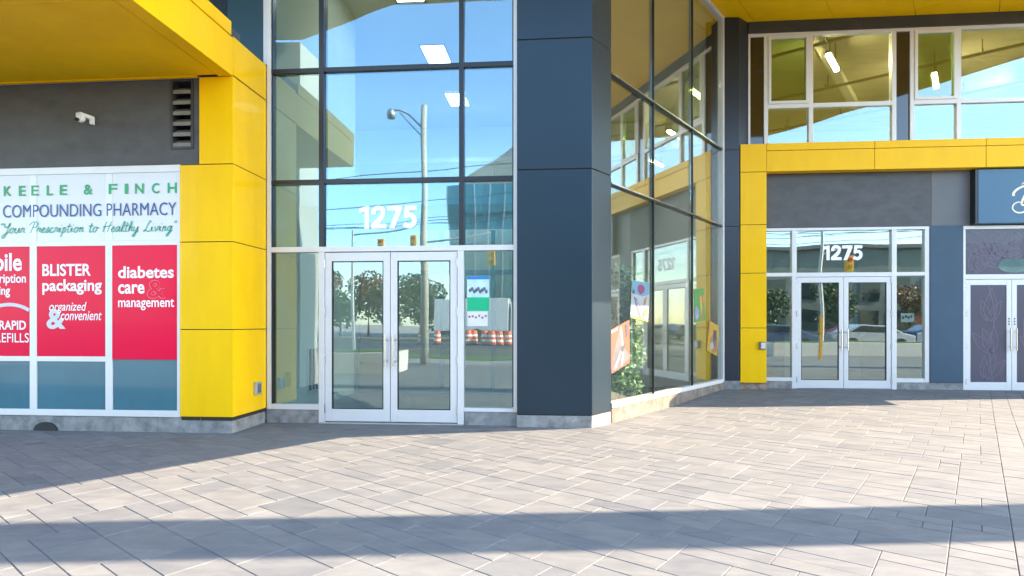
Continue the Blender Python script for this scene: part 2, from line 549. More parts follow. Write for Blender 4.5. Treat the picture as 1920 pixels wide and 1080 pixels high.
# ------------------------------------------------------------------ lobby interior (behind the main entrance glass)
def lobby():
    ZC = 7.0
    poly = [(-3.86, 7.56), (.05, 7.56), (.40, 7.6), (2.95, 11.45), (2.95, 19), (-6.5, 19), (-6.5, 10.7), (-3.86, 10.7)]
    struct(MB().prism(poly, -.1, .02).build("lobby_floor", M_LFLOOR))
    struct(MB().prism(poly, ZC, ZC + .2).build("lobby_ceiling", M_CEIL))
    w = MB().box(-3.95, -3.80, 7.52, 10.65, .02, ZC - .003)
    w.box(-6.6, -3.96, 10.55, 10.70, .02, ZC - .003)
    w.box(-6.75, -6.6, 10.71, 19.1, .02, ZC - .003)
    struct(w.build("lobby_wall", M_WALL))
    w = MB().box(-6.59, 3.1, 19.0, 19.15, .02, ZC - .003)
    w.box(2.96, 3.1, 11.62, 18.99, .02, ZC - .003)
    struct(w.build("lobby_back_wall", M_WALL))
    b = MB().box(-6.4, 2.9, 16.6, 17.0, 6.05, 6.9)
    struct(b.build("lobby_bulkhead", M_CEIL))
    b = MB().box(-3.79, -.35, 8.35, 10.6, 3.02, 3.35)
    struct(b.build("vestibule_ceiling", M_CEIL))
    # low second ceiling towards the back
    # ceiling lights; the right-hand row is added, unseen, to brighten the lobby
    for i, (x, y) in enumerate(((-2.62, 9.75), (-2.61, 12.25), (-2.60, 14.75), (.5, 9.75), (.5, 12.25), (.5, 14.75))):
        t = thing("ceiling_light", (x, y, ZC), ["lit recessed troffer nearest the glass in the lobby ceiling", "lit recessed troffer second from the glass in the lobby ceiling", "lit recessed troffer deepest in the lobby, above the bulkhead", "added unseen troffer brightening the lobby behind the navy column, nearest the glass", "added unseen troffer brightening the lobby behind the navy column, in the middle", "added unseen troffer brightening the lobby behind the navy column, deepest in"][i], "ceiling light", "recessed troffers in the lobby ceiling")
        f = MB().box(x - .27, x + .27, y - .47, y - .435, ZC - .02, ZC - .001)
        f.box(x - .27, x + .27, y + .435, y + .47, ZC - .02, ZC - .001)
        f.box(x - .27, x - .24, y - .434, y + .434, ZC - .02, ZC - .001).box(x + .24, x + .27, y - .434, y + .434, ZC - .02, ZC - .001)
        f.build("light_frame", M_DARK, t)
        d = MB().box(x - .239, x + .239, y - .434, y + .434, ZC - .006, ZC - .001)
        d.build("diffuser", M_TROF, t)
        l = MB()
        for k in range(7):
            yy = y - .37 + k * .123
            l.box(x - .238, x + .238, yy, yy + .012, ZC - .022, ZC - .007)
        l.build("louvre_grid", M_STEEL, t)
    t = thing("tube_light", (-2.7, 17.6, 5.0), "white tube light hanging at the back of the lobby", "tube light")
    MB().box(-3.5, -1.9, 17.55, 17.68, 4.98, 5.06).build("lamp_body", M_TROF, t)
    for x in (-3.45, -1.97):
        MB().box(x, x + .02, 17.6, 17.62, 5.06, ZC).build("hanger", M_STEEL, t)
    # inner door screen of the vestibule
    t = thing("vestibule_screen", (-2.1, 10.6, 0), "grey framed inner glass door screen behind the main entrance doors", "door screen")
    f = MB()
    for x in (-3.79, -3.2, -2.2, -1.25, -.42):
        f.box(x, x + .07, 10.6, 10.68, .02, 3.0)
    for xa, xb in ((-3.72, -3.2), (-3.13, -2.2), (-2.13, -1.25), (-1.18, -.42)):
        f.box(xa, xb, 10.61, 10.67, 2.2, 2.28).box(xa, xb, 10.61, 10.67, .86, .94).box(xa, xb, 10.61, 10.67, .02, .12)
    f.build("screen_frame", M_GALV, t)
    # wall items seen through the left side glass
    t = thing("wall_grille", (-3.79, 8.6, .3), "tall white return-air grille low on the lobby wall", "grille")
    g = MB().box(-3.797, -3.775, 8.55, 8.58, .25, .95).box(-3.797, -3.775, 8.92, 8.95, .25, .95).box(-3.797, -3.775, 8.581, 8.919, .25, .28).box(-3.797, -3.775, 8.581, 8.919, .92, .95)
    g.box(-3.797, -3.775, 8.69, 8.71, .281, .919).box(-3.797, -3.775, 8.80, 8.82, .281, .919)
    g.build("grille_frame", M_ALU, t)
    MB().box(-3.797, -3.785, 8.585, 8.685, .285, .915).box(-3.797, -3.785, 8.715, 8.795, .285, .915).box(-3.797, -3.785, 8.825, 8.915, .285, .915).build("grille_slots", M_DARK, t)
    o = MB().box(-3.798, -3.775, 7.80, 7.99, .42, .62).build("access_panel", mat("pale_blue_plate", (.40, .52, .56), .5), None, bev=.004)
    tag(o, "pale square access plate low on the lobby wall inside the left side glass", "access plate")
lobby()

# ------------------------------------------------------------------ main entrance curtain wall
def hinge(mb, x, y, z):
    mb.box(x - .012, x + .012, y, y + .022, z - .055, z + .055)

def double_door(root, x0, xm, x1, zb, zt, y, gm=None, glz=(.187, 2.115), st=.088):
    """two glazed aluminium leaves; each leaf is a part with glass, handle and hinges below it"""
    for side, (a, b) in enumerate(((x0, xm - .004), (xm + .004, x1))):
        f = MB()
        f.box(a, a + st, y, y + .045, zb, zt).box(b - st, b, y, y + .045, zb, zt)
        f.box(a + st, b - st, y + .001, y + .044, glz[1], zt).box(a + st, b - st, y + .001, y + .044, zb, glz[0])
        d = f.build("door", M_ALU, root, bev=.003)
        gk = MB()
        A, B, g0, g1 = a + st, b - st, glz[0], glz[1]
        gk.box(A, A + .012, y + .004, y + .04, g0, g1).box(B - .012, B, y + .004, y + .04, g0, g1)
        gk.box(A + .012, B - .012, y + .004, y + .04, g0, g0 + .012).box(A + .012, B - .012, y + .004, y + .04, g1 - .012, g1)
        gk.build("glazing_gasket", M_GASK, d)
        MB().box(A + .012, B - .012, y + .018, y + .026, g0 + .012, g1 - .012).build("door_glass", gm or G_DOOR, d)
        hx = b - .05 if side == 0 else a + .05
        h = MB()
        h.tube([(hx, y - .055, zb + .72), (hx, y - .055, zb + 1.13)], .011, 10)
        for zz in (zb + .785, zb + 1.065):
            h.tube([(hx, y + .002, zz), (hx, y - .055, zz)], .008, 8)
            h.box(hx - .035, hx + .035, y - .006, y - .0005, zz - .012, zz + .012)
        h.build("pull_handle", M_STEEL, d, smooth=False)
        for zz in (zb + .16, zb + .80, zb + 1.42, zb + 2.05):
            hm = MB(); hinge(hm, a - .006 if side == 0 else b + .006, y - .014, zz)
            hm.build("hinge", M_STEEL, d)

def main_entrance():
    Y = 7.45
    root = thing("glass_entrance", (-2.2, Y, 0), "tall glazed front with white double doors, house number and dark mullions beside the navy column", "glass facade")
    ZT = 7.08
    xs = [-3.79, -3.145, -3.075, -1.289, -1.226, -.588]
    # upper grid: dark mullions
    for a, b in ((-3.142, -3.076), (-1.29, -1.226)):
        MB().box(a, b, Y - .012, Y + .13, 2.31, ZT).build("mullion", M_GASK, root, bev=.003)
    for z in (4.622, 3.16, 6.1):
        for a, b in ((-3.79, -3.142), (-3.076, -1.29), (-1.226, -.588)):
            MB().box(a, b, Y - .006, Y + .11, z - .028, z + .028).build("transom", M_GASK, root)
    # side jambs
    MB().box(-3.842, -3.79, Y - .02, Y + .12, .175, ZT).build("jamb", M_ALU, root, bev=.003)
    MB().box(-.588, -.542, Y - .02, Y + .12, .175, ZT).build("jamb", M_ALU, root, bev=.003)
    for a, b in ((-3.785, -3.770), (-.604, -.590)):
        MB().box(a + .0, b, Y - .004, Y + .1, .24, ZT).build("gasket", M_GASK, root)
    # lower frame
    f = MB()
    f.box(-3.788, -.590, Y - .016, Y + .115, 2.238, 2.306)                   # head
    f.box(-3.142, -3.066, Y - .019, Y + .118, .004, 2.237)                  # door posts
    f.box(-1.308, -1.226, Y - .019, Y + .118, .004, 2.237)
    f.box(-3.788, -3.143, Y - .016, Y + .115, .175, .245).box(-1.225, -.590, Y - .016, Y + .115, .175, .222)
    f.build("door_frame", M_ALU, root, bev=.003)
    MB().box(-3.065, -1.309, Y + .0, Y + .06, 2.230, 2.237).build("head_gap", M_GASK, root)
    # panes
    zz = [2.306, 3.132, 3.188, 4.594, 4.650, 6.072, 6.128, ZT]
    for a, b in ((-3.77, -3.142), (-3.076, -1.29), (-1.226, -.604)):
        for k in range(4):
            MB().box(a, b, Y + .03, Y + .04, zz[2 * k], zz[2 * k + 1]).build("glass_pane", G_MAIN, root)
    MB().box(-3.77, -3.143, Y + .03, Y + .04, .246, 2.237).build("glass_pane", G_DOOR, root)
    MB().box(-1.225, -.604, Y + .03, Y + .04, .223, 2.237).build("glass_pane", G_DOOR, root)
    double_door(root, -3.060, -2.190, -1.315, .03, 2.228, Y - .004)
    m = MB(); number_1275(m, -2.615, -1.845, 2.54, 2.835, Y + .0285)
    m.build("street_number", M_LET, root)
    for a, b in ((-3.853, -3.146), (-1.222, -.545)):
        MB().box(a, b, Y - .006, Y + .14, -.1, .174).build("concrete_base", M_CONC, root, bev=.006)
    MB().box(-3.142, -1.23, Y - .03, Y + .2, -.05, .016).build("threshold", M_GALV, root)
    # flyers behind the right side glass
    fl = thing("flyer", (-1.04, 7.53, 1.46), "blue, white and green flyer taped inside the glass right of the main doors", "flyer")
    y = 7.4782
    MB().box(-1.192, -.903, y, y + .002, 1.462, 1.915).build("sheet", mat("flyer_sky", (.55, .75, .85), .5, noise=.25, nscale=6), fl)
    MB().box(-1.190, -.905, y - .0015, y - .0005, 1.87, 1.913).build("blue_band", mat("flyer_blue", (.02, .22, .55), .5), fl)
    MB().box(-1.190, -.905, y - .0015, y - .0005, 1.464, 1.64).build("green_band", mat("flyer_green", (.0, .45, .20), .5), fl)
    m = MB()
    for k in range(9):
        cx, cz = -1.15 + .026 * k, 1.73 + .02 * math.sin(k * 2.1); r = .02
        m.plate([(cx + r * math.cos(q * .785), cz + r * 1.3 * math.sin(q * .785)) for q in range(8)], y - .0017, y - .0007)
    m.build("photo_print", mat("flyer_print", (.12, .16, .18), .5), fl)
    fl = thing("flyer", (-1.05, 7.53, 1.28), "small white flyer taped below the green one right of the main doors", "flyer")
    MB().box(-1.188, -.925, y, y + .002, 1.27, 1.458).build("sheet", mat("flyer_white", (.75, .74, .80), .5, noise=.08, nscale=9), fl)
    m = MB()
    for k in range(6):
        cx, cz = -1.16 + .042 * k, 1.39 + .012 * math.sin(k * 2.7); r = .016
        m.plate([(cx + r * math.cos(q * .785), cz + r * math.sin(q * .785)) for q in range(8)], y - .0017, y - .0007)
    m.build("photo_print", mat("flyer_faces", (.30, .16, .17), .5), fl)
main_entrance()

# ------------------------------------------------------------------ navy corner column
def corner_column():
    root = thing("corner_column", (0, 7.4, 0), "tall navy metal clad corner column between the entrance and the side glass", "column")
    t = .486
    p = SIDE(t, 0, 0); q = SIDE(t, .55, 0)
    def poly(ins, fx0=-.538):
        c = SIDE(0, 0, 0)
        return [(fx0 + ins, 7.353 + ins), (c.x - ins * .6, 7.353 + ins), (p.x - ins * .83, p.y + ins * .2), (q.x, q.y), (fx0 + ins, 7.95)]
    zs = [.155, 3.232, 4.866, 7.08]
    for a, b in zip(zs[:-1], zs[1:]):
        MB().prism(poly(0), a + .006, b - .006).build("cladding_panel", M_NAVY, root, bev=.004)
    MB().prism(poly(.012), .1, 7.08).build("joint_backing", M_SEAM, root)
    MB().prism([(-.544, 7.36), (.395, 7.36), (p.x - .004, p.y), (q.x, q.y), (-.544, 7.9)], -.1, .150).build("concrete_base", M_CONC, root, bev=.006)
corner_column()

# ------------------------------------------------------------------ side glass wall of the recess
def side_wall():
    root = thing("side_glass_wall", tuple(SIDE(2.6, 0, 0)), "slanting glass side wall of the recess, two storeys tall, right of the navy column", "glass facade")
    T0, T1, ZT = .49, 4.745, 7.07
    f = MB(SIDE)
    f.box(T1, T1 + .055, -.02, .12, .215, ZT)
    f.box(T0, T1 - .001, -.02, .12, .195, .262).box(T0, T1 - .001, -.02, .12, ZT - .05, ZT)
    f.build("frame", M_ALU, root, bev=.003)
    ms = [1.775, 3.287]
    for t in ms:
        MB(SIDE).box(t - .010, t + .010, -.004, .0275, .263, ZT - .051).build("mullion", M_GASK, root)
    cells = [(T0, ms[0] - .010), (ms[0] + .010, ms[1] - .010), (ms[1] + .010, T1)]
    for z in (3.135, 4.575):
        for a, b in cells:
            MB(SIDE).box(a, b, -.003, .09, z - .015, z + .015).build("transom", M_GASK, root)
            MB(SIDE).box(a, b, -.012, -.0035, z - .002, z + .014).build("transom_cap", M_STEEL, root)
    zz = [.263, 3.119, 3.151, 4.559, 4.591, ZT - .051]
    for a, b in cells:
        for k in range(3):
            MB(SIDE).box(a, b, .03, .04, zz[2 * k], zz[2 * k + 1]).build("glass_pane", G_SIDE if k else G_LOW, root)
    MB(SIDE).box(.487, 4.9, -.007, .2, -.1, .194).build("concrete_base", mat("sunlit_tone_concrete", (.20, .175, .145), .9, noise=.35, nscale=6, bump=.35, bscale=50, dark=(.115, .095, .075)), root, bev=.006)  # base colour carries the warm tone of the sunlight
side_wall()

def side_posters():
    defs = [
        ("orange poster with grey mountain shapes hung low on the side glass by the column", [(.43, 1.195), (1.043, 1.352), (1.059, .761), (.544, .64)], (.30, .075, .04), 0),
        ("white and sky-blue poster with a dark flower hung high on the side glass", [(1.123, 1.909), (1.685, 1.903), (1.631, 1.323), (1.075, 1.381)], (.30, .33, .35), 1),
        ("bright green poster hung on the middle of the side glass", [(3.42, 1.885), (3.852, 1.919), (3.93, 1.366), (3.44, 1.32)], (.05, .26, .06), 2),
        ("yellow poster with a brown figure hung at the far end of the side glass", [(4.141, 1.357), (4.642, 1.25), (4.527, .699), (4.008, .826)], (.40, .27, .03), 3)]
    y = .0245
    gm = mat("poster_grey", (.11, .11, .12), .6, noise=.2, nscale=6)
    dk = mat("poster_dark", (.06, .06, .08), .6)
    wh = mat("poster_white", (.32, .32, .32), .6)
    red = mat("poster_rust", (.60, .16, .08), .6)
    pur = mat("poster_plum", (.13, .03, .12), .6)
    sk = mat("poster_sky", (.10, .24, .34), .6, noise=.15, nscale=3)
    br = mat("poster_brown", (.30, .14, .06), .6)
    bl = mat("poster_blue_grey", (.20, .24, .40), .6)
    yl = mat("poster_olive", (.30, .42, .06), .6)
    for k, (lab, q, col, style) in enumerate(defs):
        c = SIDE(sum(p[0] for p in q) / 4, y, sum(p[1] for p in q) / 4)
        root = thing("hanging_poster", tuple(c), lab, "poster", "art posters hung on the side glass")
        MB(SIDE).plate(q[::-1], y, y + .004).build("board", mat("poster_board_%s" % ["orange", "white", "green", "yellow"][k], col, .6, noise=.06, nscale=4), root)
        def uv(u, v):
            a = [q[0][i] + (q[1][i] - q[0][i]) * u for i in (0, 1)]
            b = [q[3][i] + (q[2][i] - q[3][i]) * u for i in (0, 1)]
            return (a[0] + (b[0] - a[0]) * v, a[1] + (b[1] - a[1]) * v)
        lay = [0]
        def shape(name, m, pts):
            lay[0] += 1
            MB(SIDE).plate([uv(*p) for p in pts][::-1], y - .0008 * lay[0], y - .0008 * lay[0] + .0006).build(name, m, root)
        def disc(u, v, ru, rv, n=14, wob=0):
            return [(u + ru * (1 + wob * math.sin(3 * i)) * math.cos(2 * math.pi * i / n), v + rv * (1 + wob * math.cos(5 * i)) * math.sin(2 * math.pi * i / n)) for i in range(n)]
        if style == 0:
            shape("print_shape", gm, [(.02, .92), (.18, .55), (.42, .22), (.56, .05), (.62, .40), (.75, .62), (.97, .80), (.95, .90), (.50, .97)])
            shape("print_shape", wh, [(.55, .04), (.63, .06), (.68, .50), (.60, .52)])
            shape("print_shape", dk, [(.55, .52), (.80, .48), (.72, .60), (.58, .66)])
            shape("print_shape", wh, [(.10, .93), (.52, .60), (.57, .62), (.20, .96)])
            shape("print_shape", wh, [(.50, .95), (.60, .66), (.66, .67), (.58, .96)])
            shape("print_shape", dk, [(.80, .06), (.92, .05), (.93, .36), (.82, .36)])
            for kk in range(4):
                shape("print_shape", wh, [(.04 + kk * .10, .02), (.12 + kk * .10, .02), (.12 + kk * .10, .08), (.04 + kk * .10, .08)])
        elif style == 1:
            shape("print_shape", sk, [(.01, .01), (.99, .01), (.99, .30), (.60, .38), (.01, .34)])
            shape("print_shape", pur, disc(.52, .20, .20, .13, 16, .12))
            shape("print_shape", mat("poster_magenta", (.25, .015, .06), .6), disc(.52, .17, .11, .06))
            shape("print_shape", gm, [(.12, .42), (.30, .46), (.62, .78), (.80, .98), (.50, .97), (.28, .70)])
            shape("print_shape", bl, [(.24, .52), (.32, .50), (.66, .86), (.60, .92)])
            shape("print_shape", br, [(.72, .44), (.86, .36), (.80, .56), (.70, .60)])
            shape("print_shape", red, disc(.80, .78, .11, .10, 12, .15))
            shape("print_shape", dk, disc(.10, .30, .06, .07, 10, .2))
            shape("print_shape", yl, [(.02, .92), (.98, .95), (.98, .99), (.02, .99)])
        elif style == 2:
            shape("print_shape", br, [(.40, .18), (.78, .12), (.88, .45), (.80, .98), (.55, .96), (.50, .55)])
            shape("print_shape", yl, [(.55, .25), (.70, .20), (.74, .60), (.62, .85)])
            shape("print_shape", bl, disc(.20, .74, .20, .20, 14, .2))
            shape("print_shape", wh, disc(.20, .84, .10, .08, 10, .2))
            shape("print_shape", red, disc(.86, .34, .07, .14, 10, .1))
        else:
            shape("print_shape", br, [(.20, .55), (.55, .28), (.90, .40), (.95, .85), (.60, .97), (.25, .85)])
            shape("print_shape", dk, [(.45, .22), (.75, .20), (.80, .55), (.50, .60)])
            shape("print_shape", wh, disc(.40, .78, .17, .13, 12, .2))
            shape("print_shape", gm, disc(.66, .62, .10, .16, 10, .1))
            for kk in range(3):
                shape("print_shape", red, [(.05, .08 + kk * .13), (.26, .10 + kk * .13), (.22, .16 + kk * .13), (.05, .14 + kk * .13)])
        MB(SIDE).box(q[0][0] + .02, q[0][0] + .022, y + .0041, y + .006, max(q[0][1], q[1][1]) - .08, 2.2).build("hanging_thread", M_LET, root)
side_posters()

def foliage_mb(mb, centres, n, size, rnd, flat=.5):
    for _ in range(n):
        c, r = rnd.choice(centres)
        while True:
            d = Vector((rnd.uniform(-1, 1), rnd.uniform(-1, 1), rnd.uniform(-1, 1)))
            if d.length <= 1: break
        d = d.normalized() * (d.length ** .5)
        p = Vector(c) + Vector((d.x * r[0], d.y * r[1], d.z * r[2]))
        u = Vector((rnd.gauss(0, 1), rnd.gauss(0, 1), rnd.gauss(-.4, .7))).normalized()
        v = u.cross(Vector((rnd.gauss(0, 1), rnd.gauss(0, 1), rnd.gauss(0, 1)))).normalized()
        s = size * rnd.uniform(.6, 1.3)
        a = p - u * s; b = p + v * s * flat; cc = p + u * s; e = p - v * s * flat
        mb.add([tuple(a), tuple(b), tuple(cc), tuple(e)], [(0, 1, 2, 3)])
        mb.tone.append(min(1, max(0, rnd.gauss(.45, .3))))

def ficus():
    rnd = random.Random(3)
    c = SIDE(1.75, .44, 0)
    root = thing("ficus_plant", (c.x, c.y, .02), "leafy green ficus standing inside the side glass behind the orange poster", "plant")
    cs = []
    for k in range(70):
        z = rnd.uniform(.3, 2.1)
        w = .36 * (1 - abs(z - 1.2) / 2.2)
        q = SIDE(1.75 + rnd.uniform(-1, 1) * w, .44 + rnd.uniform(-1, 1) * .12, z)
        cs.append(((q.x, q.y, z), (.13, .13, .15)))
    m = MB(); foliage_mb(m, cs, 4600, .055, rnd, .4)
    m.build("foliage", M_FICUS, root)
    s = MB()
    s.tube([(c.x, c.y, .2), (c.x + .03, c.y, .8), (c.x - .02, c.y + .03, 1.3), (c.x, c.y, 1.9)], .022, 8, .008)
    for k in range(9):
        z = .6 + .14 * k; a = k * 2.4
        s.tube([(c.x, c.y, z), (c.x + .18 * math.cos(a), c.y + .18 * math.sin(a), z + .2)], .008, 6, .003)
    s.build("stem", M_BARK, root)
    MB().lathe([(.11, 0), (.15, .26), (.165, .28), (.14, .28), (.13, .22)], (c.x, c.y, .02)).build("pot", mat("terracotta_grey", (.25, .24, .23), .7), root)
ficus()

# ------------------------------------------------------------------ yellow canopy and pillar (left)
def panel(mb_fr, x0, x1, y0, y1, z0, z1, root, m=None, name="cladding_panel"):
    return MB(mb_fr).box(x0, x1, y0, y1, z0, z1).build(name, m or M_YEL, root, bev=.004)

def yellow_canopy():
    root = thing("yellow_canopy", (-3.85, 6.65, 0), "bright yellow metal canopy on a square pillar over the pharmacy windows", "canopy")
    g = .005
    # pillar: front face panels b=6.65, side face a=-3.85
    zs = [.19, 1.231, 2.272, 3.193]
    for a, b in zip(zs[:-1], zs[1:]):
        MB().prism([(-4.512, 6.645), (-3.852, 6.645), (-3.852, 7.432), (-4.512, 7.432)], a + g, b - g).build("pillar_panel", M_YEL, root, bev=.004)
    MB().prism([(-4.272, 6.645), (-3.852, 6.645), (-3.852, 7.432), (-4.272, 7.432)], 3.193 + g, 4.228).build("pillar_panel", M_YEL, root, bev=.004)
    MB().box(-3.9, -3.852, 6.652, 7.432, 4.245, 4.70).build("pillar_panel", M_YEL, root, bev=.004)
    MB().box(-4.26, -3.862, 6.655, 7.43, .15, 4.69).build("joint_backing", M_SEAM, root)
    MB().box(-4.50, -4.27, 6.655, 7.43, .15, 3.18).build("joint_backing", M_SEAM, root)
    # canopy: fascia right, front, soffit
    F0 = 4.26
    MB().box(-3.90, -3.852, F0, 6.646, 4.228, 4.678).build("fascia_panel", M_YEL, root, bev=.004)
    MB().box(-3.90, -3.845, F0, 6.60, 4.688, 4.85).build("fascia_panel", M_YEL, root, bev=.004)
    MB().box(-14, -3.905, F0, F0 + .05, 4.232, 4.678).build("fascia_panel", M_YEL, root, bev=.004)
    MB().box(-14, -3.905, F0, F0 + .05, 4.688, 4.85).build("fascia_panel", M_YEL, root, bev=.004)
    MB().box(-14, -3.91, F0 + .055, 6.9, 4.62, 4.84).build("roof_deck", M_DARK, root)
    s = MB()
    s.box(-4.028, -3.905, F0 + .055, 6.644, 4.232, 4.26)
    s.box(-14, -4.043, F0 + .055, 5.014, 4.236, 4.26)
    s.build("soffit_border", M_SOF, root, bev=.002)
    MB().box(-14, -4.050, 5.026, 6.62, 4.242, 4.27).build("soffit", M_SOF, root, bev=.002)
    MB().box(-14, -4.29, 6.622, 6.66, 4.225, 4.26).build("edge_trim", M_YEL, root)
    MB().box(-14, -3.91, F0 + .06, 6.66, 4.272, 4.30).build("joint_backing", M_SEAM, root)
    MB().box(-4.80, -3.868, 6.66, 7.44, -.1, .185).build("concrete_base", M_CONC, root, bev=.006)
yellow_canopy()

# ------------------------------------------------------------------ pharmacy storefront
GLY = {
 'Y': ([[(0, 2), (.2, 1.25), (.55, 1.15), (1.0, 1.5), (1.15, 2), (.95, .9), (.6, -.7), (.2, -.95), (.1, -.6), (.6, -.1), (1.3, .2)]], 1.25),
 'o': ([[(.75, .95), (.3, .95), (0, .45), (.25, 0), (.6, .2), (.75, .8), (.8, .85), (1.15, .75)]], .95),
 'u': ([[(0, 1), (0, .2), (.3, 0), (.65, .5), (.75, 1), (.72, .2), (1.05, .1)]], 1.0),
 'r': ([[(0, .2), (.2, 1.05), (.35, .85), (.6, .9), (.55, .3), (.9, .1)]], .8),
 'P': ([[(.25, -.05), (.45, .9), (.7, 2)], [(-.25, 1.5), (.2, 2.05), (.95, 2.15), (1.35, 1.7), (1.0, 1.1), (.45, 1.0)]], 1.3),
 'e': ([[(0, .4), (.4, .55), (.55, .85), (.3, 1), (.05, .5), (.25, 0), (.8, .25)]], .75),
 's': ([[(0, .1), (.35, 1.05), (.5, .6), (.4, .1), (.05, .05)], [(.4, .1), (.75, .2)]], .7),
 'c': ([[(.55, .85), (.3, 1), (0, .45), (.25, 0), (.75, .25)]], .7),
 'i': ([[(0, .3), (.15, .95), (.12, .15), (.45, .15)], [(.28, 1.35), (.34, 1.5)]], .48),
 'p': ([[(.15, 1), (.1, .1), (-.05, -.95)], [(.12, .7), (.45, 1), (.65, .55), (.4, 0), (.15, .1)]], .8),
 't': ([[(.35, 1.75), (.15, .4), (.3, 0), (.6, .15)], [(-.15, 1.15), (.65, 1.25)]], .65),
 'n': ([[(.05, 0), (.15, 1), (.15, .6), (.45, 1), (.6, .7), (.55, .15), (.85, .15)]], .85),
 'H': ([[(.1, 0), (.25, 1), (.5, 2)], [(1.0, 0), (1.15, 1), (1.4, 2)], [(-.1, .95), (.7, 1.05), (1.6, 1.3)]], 1.5),
 'a': ([[(.65, .9), (.3, 1), (0, .4), (.25, 0), (.55, .4), (.7, 1), (.65, .15), (1.0, .15)]], .95),
 'l': ([[(0, .2), (.4, 1.5), (.35, 2), (.15, 1.6), (.1, .3), (.3, .05), (.55, .2)]], .5),
 'h': ([[(0, .2), (.4, 1.5), (.35, 2), (.15, 1.6), (.08, 0)], [(.1, .5), (.45, 1), (.6, .7), (.55, .15), (.85, .15)]], .85),
 'y': ([[(0, 1), (.05, .3), (.3, .1), (.65, .5), (.75, 1), (.6, 0), (.3, -.9), (0, -.8), (.3, -.3), (1.0, .2)]], .95),
 'L': ([[(1.15, 1.8), (.95, 2.05), (.65, 1.5), (.35, .4), (0, .05), (.4, .15), (.9, 0), (1.3, .2)]], 1.25),
 'v': ([[(0, .9), (.15, .8), (.3, 0), (.65, .5), (.7, 1), (1.0, .85)]], .85),
 'g': ([[(.65, .9), (.3, 1), (0, .4), (.25, .05), (.55, .4), (.7, 1), (.6, 0), (.3, -.9), (0, -.8), (.3, -.3), (1.0, .2)]], .95),
 '"': ([[(.1, 2), (.05, 1.6)], [(.35, 2), (.3, 1.6)]], .5),
 ' ': ([], .75)}

def script_text(mb, txt, a0, a1, zbase, xh, y, w):
    x = 0; strokes = []
    for ch in txt:
        s, adv = GLY[ch]
        for st in s: strokes.append([(x + p[0] + .22 * p[1], p[1]) for p in st])
        x += adv + .12
    k = (a1 - a0) / x
    for st in strokes:
        mb.ribbon(crom([(a0 + p[0] * k, zbase + p[1] * xh) for p in st], 4), w, y)
    return mb

